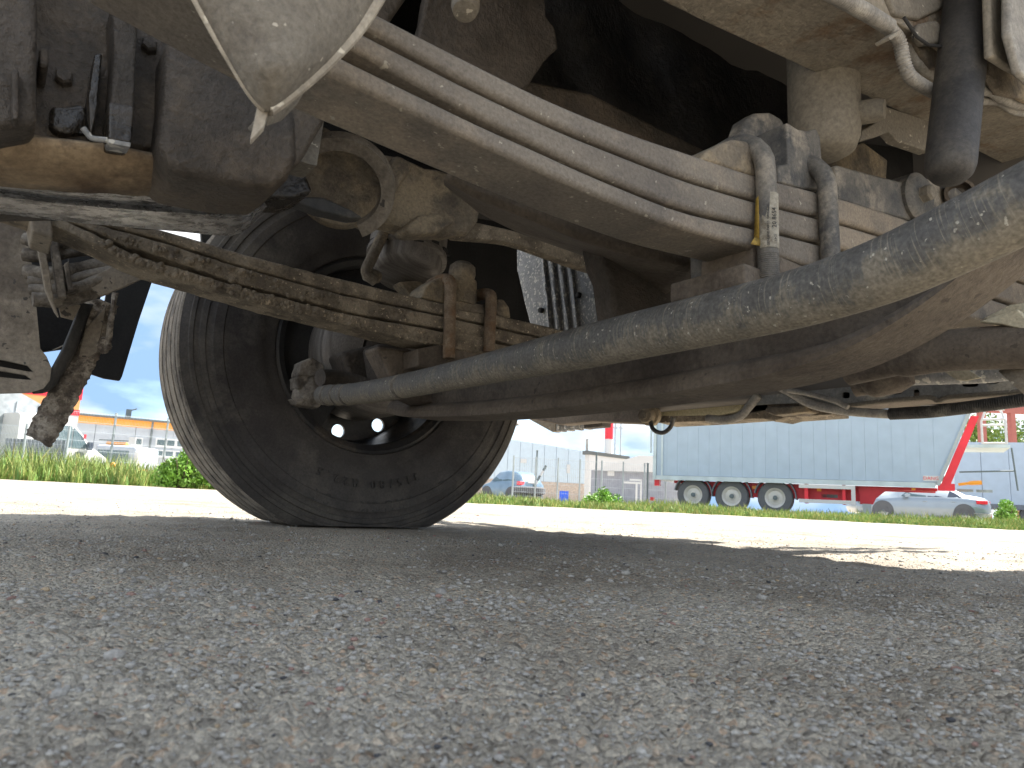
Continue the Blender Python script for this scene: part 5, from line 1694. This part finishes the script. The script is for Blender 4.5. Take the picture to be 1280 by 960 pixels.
tb = G(1234, 52)
tree('leafy green tree behind the trailer ladder, nearest the tipper trailer', tb, 7.5, [((0, 0, 4.3), 1.9), ((1.2, 0.5, 5.6), 1.6), ((-1.0, 0, 5.8), 1.5), ((0.3, 0, 7.0), 1.4)], 2600, 0.17, 3)
tb2 = G(1275, 56)
tree('looser green tree behind the red gantry, right of the other tree', tb2, 7.5, [((0, 0, 4.4), 2.0), ((1.5, 0.5, 5.4), 1.8), ((-1.2, 0, 6.0), 1.4), ((0.2, 0, 7.2), 1.3)], 2400, 0.17, 5)


def bush(label, base, blobs, n, size, seed, stems=6):
    t = empty('bush', base, label, 'bush', 'bushes along the grass verge')
    st = MB()
    for k in range(stems):
        a = k * 2.4 + seed
        hgt = blobs[0][0][2] + 0.2
        st.tube([base + Vector((math.cos(a) * 0.06, math.sin(a) * 0.06, 0)), base + Vector((math.cos(a) * 0.2, math.sin(a) * 0.2, hgt * 0.6)), base + Vector((math.cos(a) * 0.4, math.sin(a) * 0.4, hgt * 1.2))], [0.02, 0.014, 0.006], 5)
    st.done('stem', B['bark'], t)
    leaves('foliage', B['leaf'], t, [(base + Vector(c), r_) for c, r_ in blobs], n, size, seed)
    return t


bb_ = G(226, 14.6)
bush('leafy bright green bush at the tyre edge beside the grey building', bb_, [((0, 0, 0.3), 0.42), ((0.3, 0.1, 0.45), 0.38), ((-0.25, 0, 0.22), 0.3), ((0.2, 0, 0.62), 0.3), ((0.6, 0.1, 0.4), 0.4), ((0.5, 0, 0.7), 0.25)], 5200, 0.05, 11)
bush('tall weed clump behind the rear of the silver car', G(1257, 27), [((0, 0, 0.4), 0.36), ((0.4, 0, 0.38), 0.34), ((-0.25, 0, 0.3), 0.3), ((0.15, 0, 0.75), 0.25), ((0.5, 0, 0.6), 0.22)], 2200, 0.055, 12)
bush('low weed clump before the grey shed and fence', G(752, 21.5), [((0, 0, 0.15), 0.35), ((0.5, 0, 0.12), 0.32), ((-0.4, 0, 0.12), 0.3), ((0.1, 0, 0.4), 0.22)], 1800, 0.05, 13)

# ---- grass verge: blades
gl = [(-160, 15.2), (0, 15.6), (130, 15.8), (280, 15.0), (450, 13.5), (600, 12.4), (760, 12.4), (900, 12.6), (1050, 12.0), (1200, 11.4), (1300, 11.2), (1440, 11.2)]
edge = spl([G(x, d) for x, d in gl], 8)


def blades(name, mat, n, label, hmin, hmax, wdt, depth, seed):
    r = np.random.default_rng(seed)
    V, Fq = [], []
    seg = len(edge) - 1
    for k in range(n):
        t = r.random() * seg
        i = min(int(t), seg - 1)
        p = edge[i].lerp(edge[i + 1], t - i)
        out_ = (p - Vector((0, 0, 0))).normalized()
        dd = depth * r.random() ** 1.4
        p = p + out_ * (dd + 0.3 * math.sin(t * 1.7) + 0.15 * math.sin(t * 5.3))
        env = 0.55 + 0.45 * math.sin(p.x * 0.9 + 1.3 * math.sin(p.y * 0.7)) 
        ramp_ = 0.45 + 0.55 * min(1, dd / 1.2)
        left_boost = 1.35 if p.dot(RIGHT) < -4 else (0.3 if dd < 6 else 0.5)
        h = (hmin + (hmax - hmin) * r.random() ** 1.5) * (0.55 + 0.6 * env) * ramp_ * left_boost
        a = r.uniform(0, 6.28)
        d = Vector((math.cos(a), math.sin(a), 0))
        bend = Vector((r.normal() * 0.25, r.normal() * 0.25, 0)) * h
        w_ = wdt * r.uniform(0.6, 1.3)
        b0 = len(V)
        V += [p - d * w_, p + d * w_, p + bend * 0.4 + UP * h * 0.6 + d * w_ * 0.7, p + bend * 0.4 + UP * h * 0.6 - d * w_ * 0.7, p + bend + UP * h]
        Fq += [(b0, b0 + 1, b0 + 2, b0 + 3), (b0 + 3, b0 + 2, b0 + 4)]
    o = MB().add(V, Fq).done(name, mat, None, smooth=0)
    tag(o, label, kind='stuff')


blades('grass', B['grass'], 56000, 'bright green grass verge along the far edge of the gravel', 0.12, 0.62, 0.012, 11.0, 21)
blades('grass', B['dry'], 16000, 'dry yellow grass stalks mixed into the verge', 0.10, 0.66, 0.008, 9.0, 22)

B['weed'] = paint('weed_leaves', (0.11, 0.22, 0.04), 0.7, var=0.4, scale=2)
blades('weeds', B['weed'], 9000, 'darker green weeds growing through the grass verge', 0.08, 0.5, 0.026, 9.0, 23)

# ---- left: grey building with orange band
of = Fr(G(-60, 47), G(300, 57))
bld = empty('workshop_building', of.o, 'grey clad workshop building with an orange band under its flat roof', 'building')
zr = zat(87, 514, 49)
Lb = 62
nb = 24
zo = zr - 0.62
for k in range(nb):
    of.part('wall_panel', B['clad'], bld, k * Lb / nb, (k + 1) * Lb / nb - 0.03, 0.0, 8, 0, zo)
of.part('orange_band', B['orange'], bld, 0, Lb, -0.06, 8, zo, zo + 0.52)
of.part('roof_edge', B['capping'], bld, -0.1, Lb + 0.1, -0.12, 8.2, zo + 0.524, zr + 0.05)


def at_x(f, px):
    lo = min(np.linspace(-40, 90, 2600), key=lambda s_: abs(640 + F_PX * (f.p(s_, 0, 0).dot(RIGHT) / max(0.1, f.p(s_, 0, 0).dot(HEAD))) - px))
    return float(lo)


def window(f, parent, px0, px1, py0, py1, panes):
    x0, x1 = at_x(f, px0), at_x(f, px1)
    m_ = f.p((x0 + x1) / 2, 0, 0)
    D_ = m_.dot(HEAD)
    z1, z0 = zat((px0 + px1) / 2, py0, D_), zat((px0 + px1) / 2, py1, D_)
    fr_ = f.box(MB(), x0, x1, -0.08, 0.02, z0, z1).done('window', B['wframe'], parent, smooth=0)
    wd_ = (x1 - x0) / panes
    for k in range(panes):
        f.box(MB(), x0 + k * wd_ + 0.1, x0 + (k + 1) * wd_ - 0.1, -0.1, 0.0, z0 + 0.14, z1 - 0.12).done('pane', B['glass'], fr_, smooth=0)
    return fr_


window(of, bld, 170, 184, 547, 558, 1)
window(of, bld, 200, 238, 549, 560, 3)
window(of, bld, 199, 238, 563, 573, 3)
xx = at_x(of, 194)
of.part('downpipe', B['gsteel'], bld, xx - 0.06, xx + 0.06, -0.12, -0.02, 0, zo + 0.5)
xx = at_x(of, 165)
of.part('roof_vent', B['gsteel'], bld, xx - 0.2, xx + 0.15, 1.5, 1.9, zr, zr + 0.8)
MB().tube([of.p(xx, 1.6, zr + 0.7), of.p(xx + 0.5, 1.6, zr + 0.9)], 0.05, 6).done('roof_vent', B['gsteel'], bld)

# recovery lorry half hidden by grass, with an amber light bar
lf = Fr(G(112, 30), G(166, 30))
lor = empty('lorry', lf.o, 'grey lorry cab with an orange light bar in front of the grey workshop', 'lorry')
zc = zat(140, 556, 30)
lw = (G(166, 30) - G(112, 30)).length
lf.part('cab', B['clad'], lor, 0, lw, 0, 2.0, 0.5, zc, 0.15)
lf.part('windscreen', B['glass'], lor, 0.15, lw - 0.3, -0.02, 0.1, zc - 0.85, zc - 0.2, 0.05)
lf.part('light_bar', B['amber'], lor, 0.3, 1.15, 0.3, 0.6, zc + 0.02, zc + 0.15, 0.03)
lf.part('roof_rack', B['gsteel'], lor, 0.0, lw * 0.75, 0.3, 0.35, zc + 0.18, zc + 0.23)
lf.part('mirror', B['white'], lor, lw - 0.02, lw + 0.16, -0.15, 0.0, zc - 0.75, zc - 0.25, 0.03)
lf.part('sign_board', B['white'], lor, lw - 0.35, lw - 0.05, -0.1, -0.06, zc + 0.05, zc + 0.35)
lf.part('bumper', B['gsteel'], lor, 0.05, lw - 0.05, -0.1, 0.1, 0.35, 0.6, 0.05)
far_wheel(lor, lf.p(0.35, 0.3, 0.42), lf.y, 0.42, 0.25)
far_wheel(lor, lf.p(lw - 0.35, 0.3, 0.42), lf.y, 0.42, 0.25)
for px, D_, z_, lab_ in ((179, 17.6, 0.33, 'round orange marker lamp in the grass beside the leafy bush'), (139, 17.8, 0.47, 'small orange marker lamp in the grass beside the white van')):
    p = G(px, D_)
    e = empty('marker_lamp_post', p, lab_, 'marker lamp', 'orange marker lamps in the grass')
    MB().tube([p, p + UP * z_], 0.02, 8).done('post', B['gsteel'], e)
    MB().lathe([(0, -0.07), (0.05, -0.05), (0.07, 0), (0.05, 0.05), (0, 0.07)], p + UP * z_, HEAD, 16).done('lens', B['amber'], e)

# white van
vf = Fr(G(28, 24.0), G(139, 26.4))
Lv = (G(139, 26.4) - G(28, 24.0)).length
van = empty('van', vf.o, 'white van with a dark stripe parked behind the mesh fence panel', 'van')
kv = Lv / 3.3
rows = []
for (x, zl, zbelt, zt, wb, wt) in [(-0.35, 0.35, 1.1, 2.2, 1, 0.92), (0.2, 0.35, 1.1, 2.25, 1, 0.92), (1.3, 0.35, 1.1, 2.22, 1, 0.9), (1.6, 0.35, 1.1, 2.1, 1, 0.88), (2.0, 0.35, 1.1, 1.72, 1, 0.86), (2.4, 0.35, 1.05, 1.28, 1, 0.86), (2.9, 0.35, 0.9, 1.02, 0.96, 0.85), (3.2, 0.4, 0.75, 0.85, 0.88, 0.8), (3.3, 0.45, 0.6, 0.65, 0.8, 0.75)]:
    pts = []
    for sgn in (-1, 1):
        q = [vf.p(x * kv, 1 + sgn * y_, z_) for y_, z_ in [(0.95 * wb, zl), (1.0 * wb, zbelt * 0.6), (0.99 * wb, zbelt), (0.99 * wt, zt - 0.08), (0.8 * wt, zt)]]
        pts += q if sgn < 0 else q[::-1]
    rows.append(pts + [pts[0]])
mb = MB().grid(rows)
n = len(rows[0])
mb.f += [list(range(n - 1)), [(len(rows) - 1) * n + k for k in range(n - 1)]]
mb.done('body', B['white'], van, smooth=50)
for poly, m_ in (([(0.95, 1.15), (1.55, 1.15), (1.55, 1.9), (1.0, 1.9)], B['glass']), ([(1.6, 1.15), (2.25, 1.15), (1.95, 1.6), (1.62, 1.86)], B['glass'])):
    MB().prism([vf.p(x * kv, -0.005 + (z - 1.1) * 0.09, z) for x, z in poly], vf.y * 0.03).done('window', m_, van, smooth=0)
vf.part('side_stripe', B['lamp'], van, 0.95 * kv, 1.2 * kv, -0.02, 0.02, 1.16, 1.36)
MB().prism([vf.p(x * kv, -0.02, z) for x, z in ((1.75, 1.02), (2.05, 1.02), (2.3, 0.45), (2.0, 0.42))], vf.y * 0.03).done('side_stripe', B['darkgrey'], van, smooth=0)
vf.part('mirror', B['dglass'], van, 2.12 * kv, 2.3 * kv, -0.2, 0.0, 1.1, 1.4, 0.03)
vf.part('windscreen_pillar', B['lamp'], van, 2.0 * kv, 2.08 * kv, 0.0, 0.05, 1.5, 1.66)
far_wheel(van, vf.p(2.45 * kv, 0.05, 0.34), vf.y, 0.34, 0.24)
far_wheel(van, vf.p(0.25 * kv, 0.05, 0.34), vf.y, 0.34, 0.24)

# red and orange curtain lorry behind the van
qf = Fr(G(-40, 28.5), G(88, 31))
ql = (G(88, 31) - G(-40, 28.5)).length
cur = empty('curtain_lorry', qf.o, 'tall lorry body with red and orange side stripes behind the white van', 'lorry')
z1, z2, z3, z4 = zat(60, 480, 31), zat(60, 498, 31), zat(60, 511, 31), zat(60, 518, 31)
qf.part('red_panel', B['bright_red'], cur, 0, ql, 0, 2.4, z2, z1 + 0.35)
qf.part('orange_panel', B['curtain'], cur, 0, ql - 0.05, 0.01, 2.4, z3, z2)
qf.part('red_panel', B['bright_red'], cur, 0, ql, 0, 2.4, z4, z3)
qf.part('white_panel', B['white'], cur, 0, ql - 0.03, 0.01, 2.4, 0.9, z4)
far_wheel(cur, qf.p(1.5, 0.3, 0.5), qf.y, 0.5, 0.35)
far_wheel(cur, qf.p(3.6, 0.3, 0.5), qf.y, 0.5, 0.35)
MB().prism([qf.p(ql * 0.66, -0.03, z3 + 0.02), qf.p(ql * 0.74, -0.03, z3 + 0.2), qf.p(ql * 0.86, -0.03, z3 - 0.2), qf.p(ql * 0.8, -0.03, z3 - 0.25)], qf.y * 0.03).done('stripe', B['steel'], cur, smooth=0)

# weathered white box body, far left
wf = Fr(G(-120, 22.4), G(38, 25.5))
wl_ = (G(38, 25.5) - G(-120, 22.4)).length
wbx = empty('box_container', wf.o, 'weathered white box container with a sloped top corner, behind the mesh fence', 'container')
za, zb2 = zat(8, 490, 24.8), zat(38, 505, 25.5)
MB().prism([wf.p(0, 0, 0.9), wf.p(wl_, 0, 0.9), wf.p(wl_, 0, zb2), wf.p(wl_ * 0.8, 0, za), wf.p(0, 0, za)], wf.y * 2.4).done('box_body', B['oldwhite'], wbx, smooth=0)
for x_ in (0.79, 0.99):
    wf.part('corner_post', B['steel'], wbx, wl_ * x_ - 0.04, wl_ * x_ + 0.04, -0.03, 0.0, 0.9, zb2)
wf.part('base_frame', B['darkgrey'], wbx, 0, wl_, 0.02, 2.3, 0.0, 0.9)
# stack of dark slatted panels behind the fence
sf = Fr(G(0, 19.2), G(76, 18.8))
slen = (G(76, 18.8) - G(0, 19.2)).length
pal = empty('slat_stack', sf.o, 'dark grey slatted panels leaning behind the mesh fence at the far left', 'panels')
zs = zat(40, 549, 19)
ns = 16
for k in range(ns):
    sf.part('slat', B['darkgrey'], pal, k * slen / ns, (k + 0.75) * slen / ns, 0, 0.04, 0.05, zs)
sf.part('back_rail', B['darkgrey'], pal, 0, slen, 0.05, 0.1, zs * 0.75, zs * 0.85)
sf.part('back_rail', B['darkgrey'], pal, 0, slen, 0.05, 0.1, 0.2, 0.3)


# ---- wire mesh fences
def fence(label, a, b, h, npost, wires, rails, mat, group=None, stop=None):
    f = Fr(a, b)
    Lf = (b - a).length
    e = empty('mesh_fence', a, label, 'fence', 'wire mesh fences')
    for k in range(npost):
        x = Lf * k / (npost - 1)
        MB().tube([f.p(x, 0, 0), f.p(x, 0, h + 0.05)], 0.03, 8).done('post', mat, e)
    mb = MB()
    for k in range(wires):
        x = Lf * (k + 0.5) / wires
        mb.tube([f.p(x, -0.02, 0.05), f.p(x, -0.02, h)], 0.0035, 3, cap=False)
    for k in range(rails):
        z = 0.08 + (h - 0.1) * k / (rails - 1)
        mb.tube([f.p(0, -0.03, z), f.p(Lf, -0.03, z)], 0.005, 3, cap=False)
    o = mb.done('wire_mesh', mat, e)
    o['kind'] = 'stuff'
    return e


fence('wire mesh fence panel standing in the grass before the dark slats', G(-30, 17.9), G(78, 17.9), 1.35, 3, 60, 7, B['steel'])
fence('tall wire mesh fence before the grey workshop with orange band', G(62, 19.5), G(262, 22), 1.95, 4, 110, 8, B['steel'])
fence('wire mesh fence between the tyre stack and the tipper trailer', G(640, 25.5), G(858, 26.5), 1.6, 9, 90, 6, B['steel'])

# ---- middle distance
hf = Fr(G(520, 62), G(738, 66))
hl_ = (G(738, 66) - G(520, 62)).length
hall = empty('warehouse', hf.o, 'long pale blue warehouse with a sloping gable behind the blue grey hatchback', 'building')
zh, zh2, z0h = zat(640, 545, 63), zat(735, 566, 66), zat(700, 603, 65)
nh = 14
for k in range(nh):
    x0, x1 = hl_ * k / nh, hl_ * (k + 1) / nh
    a0, a1 = zh - (zh - zh2) * (x0 / hl_) ** 2, zh - (zh - zh2) * (x1 / hl_) ** 2
    MB().prism([hf.p(x0, 0, z0h), hf.p(x1 - 0.03, 0, z0h), hf.p(x1 - 0.03 - (0 if k < nh - 1 else -1.2), 0, a1 if k < nh - 1 else z0h + 0.1), hf.p(x1 - 0.03, 0, a1), hf.p(x0, 0, a0)][:5] if k == nh - 1 else [hf.p(x0, 0, z0h), hf.p(x1 - 0.03, 0, z0h), hf.p(x1 - 0.03, 0, a1), hf.p(x0, 0, a0)], hf.y * (6 if k % 2 else 6.05)).done('wall_panel', B['hall'], hall, smooth=0)
hf.part('base_wall', B['brick'], hall, 0, hl_ + 1.0, -0.05, 6, 0, z0h)
x_ = at_x(hf, 659)
zz = zat(659, 576, 64)
hf.part('wall_sign', B['white'], hall, x_ - 0.28, x_ + 0.28, -0.08, 0, zz - 0.18, zz + 0.18)
x_ = at_x(hf, 715)
zz = zat(715, 586, 65)
hf.part('wall_window', B['white'], hall, x_ - 0.16, x_ + 0.16, -0.08, 0, zz - 0.4, zz + 0.4)

# chimney
cb = G(759, 78)
chim = empty('chimney', cb, 'red and white banded chimney behind the white shed', 'chimney')
zc0, zc1, zc2 = zat(759, 572, 78), zat(759, 549, 78), zat(759, 500, 78)
MB().lathe([(0.45, 0), (0.45, zc1)], cb, UP, 20).done('white_band', B['white'], chim)
MB().lathe([(0.455, zc1), (0.45, zc2), (0, zc2)], cb, UP, 20).done('red_band', B['bright_red'], chim)
for px, off in ((767, 0.4), (774, -0.3)):
    p = G(px, 77)
    e = empty('steel_mast', p, 'slim grey steel mast right beside the banded chimney' if px == 767 else 'pale steel mast between the chimney and the tipper trailer', 'mast', 'masts by the chimney')
    MB().tube([p, p + UP * (zc2 - 0.5)], [0.09, 0.07], 8).done('pole', B['steel'], e)
    MB().box(p + UP * (zc1 + 1.2), (0.5, 0.12, 0.12)).done('cross_arm', B['steel'], e)
# white brick block under the chimney, and the white roofed shed
kf = Fr(G(735, 58), G(785, 60))
kl = (G(785, 60) - G(735, 58)).length
blk = empty('low_building', kf.o, 'low white building with a dark roof edge below the chimney', 'building')
zk0, zk1 = zat(735, 568, 58), zat(780, 574, 60)
MB().prism([kf.p(0, 0, 0), kf.p(kl, 0, 0), kf.p(kl, 0, zk1), kf.p(0, 0, zk0)], kf.y * 0.6).done('wall', B['white'], blk, smooth=0)
MB().prism([kf.p(-0.2, -0.1, zk0), kf.p(kl, -0.1, zk1), kf.p(kl, -0.1, zk1 + 0.25), kf.p(-0.2, -0.1, zk0 + 0.3)], kf.y * 0.8).done('roof', B['capping'], blk, smooth=0)
p = kf.p(0.1, 0.5, zk0)
MB().tube([p, p + UP * 1.3], 0.12, 8).done('stub_pipe', B['concrete'], blk)
shf = Fr(G(738, 50), G(850, 48))
sl2 = (G(850, 48) - G(738, 50)).length
shed = empty('shed', shf.o, 'grey shed with a bright white sloping roof beside the tipper trailer', 'shed')
zs0, zs1 = zat(745, 588, 50), zat(815, 570, 48.5)
shf.part('wall', B['gwall'], shed, 0, sl2, 0, 1.5, 0, zs0)
MB().prism([shf.p(0.1, -0.3, zs0), shf.p(sl2, -0.3, zs0 - 0.02), shf.p(sl2, -0.3, zs1), shf.p(sl2 * 0.55, -0.3, zs1), shf.p(sl2 * 0.3, -0.3, zs0 + (zs1 - zs0) * 0.55)], shf.y * 2).done('roof', B['white'], shed, smooth=0)
shf.part('sign_board', B['white'], shed, at_x(shf, 764), at_x(shf, 772), -0.08, 0, zs0 - 0.35, zs0 - 0.02)
fp = G(778, 30)
fr2 = empty('steel_rack', fp, 'white steel rack standing behind the mesh fence near the shed', 'rack')
ff = Fr(G(778, 30), G(801, 30))
for (x0, x1, z0, z1) in ((0, 0.75, 0.98, 1.06), (0.3, 0.78, 1.1, 1.18), (0.55, 0.62, 0, 1.0), (0.74, 0.8, 0, 1.18)):
    ff.part('bar', B['white'], fr2, x0, x1, 0, 0.06, z0, z1)

# tyre stack, blue crate, leaning pole, slim poles
tp = G(660, 27.5)
for k, (nm_) in enumerate(('lower tyre of the two big tyres stacked on the verge', 'upper tyre of the two big tyres stacked on the verge')):
    e = MB().lathe([(0.3, 0.02), (0.5, 0.0), (0.62 if k else 0.6, 0.05), (0.62 if k else 0.6, 0.25), (0.5, 0.3), (0.3, 0.28)], tp + Vector((0.05 * k, 0.02, k * 0.302)), UP, 36, closed=True).done('tyre', B['tyre'], None)
    tag(e, nm_, 'tyre', 'stacked tyres')
cp_ = G(705, 27)
cr_ = empty('crate', cp_, 'bright blue plastic crate by the fence', 'crate')
crf = Fr(cp_, cp_ + RIGHT)
for (x0, x1, y0, y1) in ((-0.16, 0.16, 0, 0.02), (-0.16, 0.16, 0.3, 0.32), (-0.16, -0.14, 0.02, 0.3), (0.14, 0.16, 0.02, 0.3)):
    crf.part('side', B['blue'], cr_, x0, x1, y0, y1, 0.1, 0.5)
crf.part('bottom', B['blue'], cr_, -0.16, 0.16, 0, 0.32, 0.0, 0.1)
pA, pB = G(667, 28), G(681, 28)
pole = empty('barrier_pole', pA, 'white and dark striped barrier pole leaning above the tyre stack', 'pole')
za0, za1 = zat(667, 607, 28), zat(681, 582, 28)
for k in range(4):
    a_, b_ = pA.lerp(pB, k / 4) + UP * (za0 + (za1 - za0) * k / 4), pA.lerp(pB, (k + 1) / 4) + UP * (za0 + (za1 - za0) * (k + 1) / 4)
    MB().tube([a_, b_], 0.05, 8).done('band', B['white'] if k % 2 == 0 else B['gsteel'], pole)
MB().tube([pA, pA + UP * (za0 + 0.05)], 0.06, 8).done('foot_post', B['gsteel'], pole)
for px, top_, D_, lab_ in ((669, 564, 29, 'dark slim post rising behind the tyre stack'), (744, 566, 27, 'slim post at the fence corner before the white building'), (809, 580, 26, 'slim dark post at the fence beside the tipper trailer')):
    p = G(px, D_)
    e = empty('slim_post', p, lab_, 'post', 'slim posts along the fence')
    MB().tube([p, p + UP * zat(px, top_, D_)], 0.035, 8).done('shaft', B['gsteel'], e)
    MB().lathe([(0.045, 0), (0.05, 0.03), (0, 0.06)], p + UP * zat(px, top_, D_), UP, 8).done('cap', B['gsteel'], e)
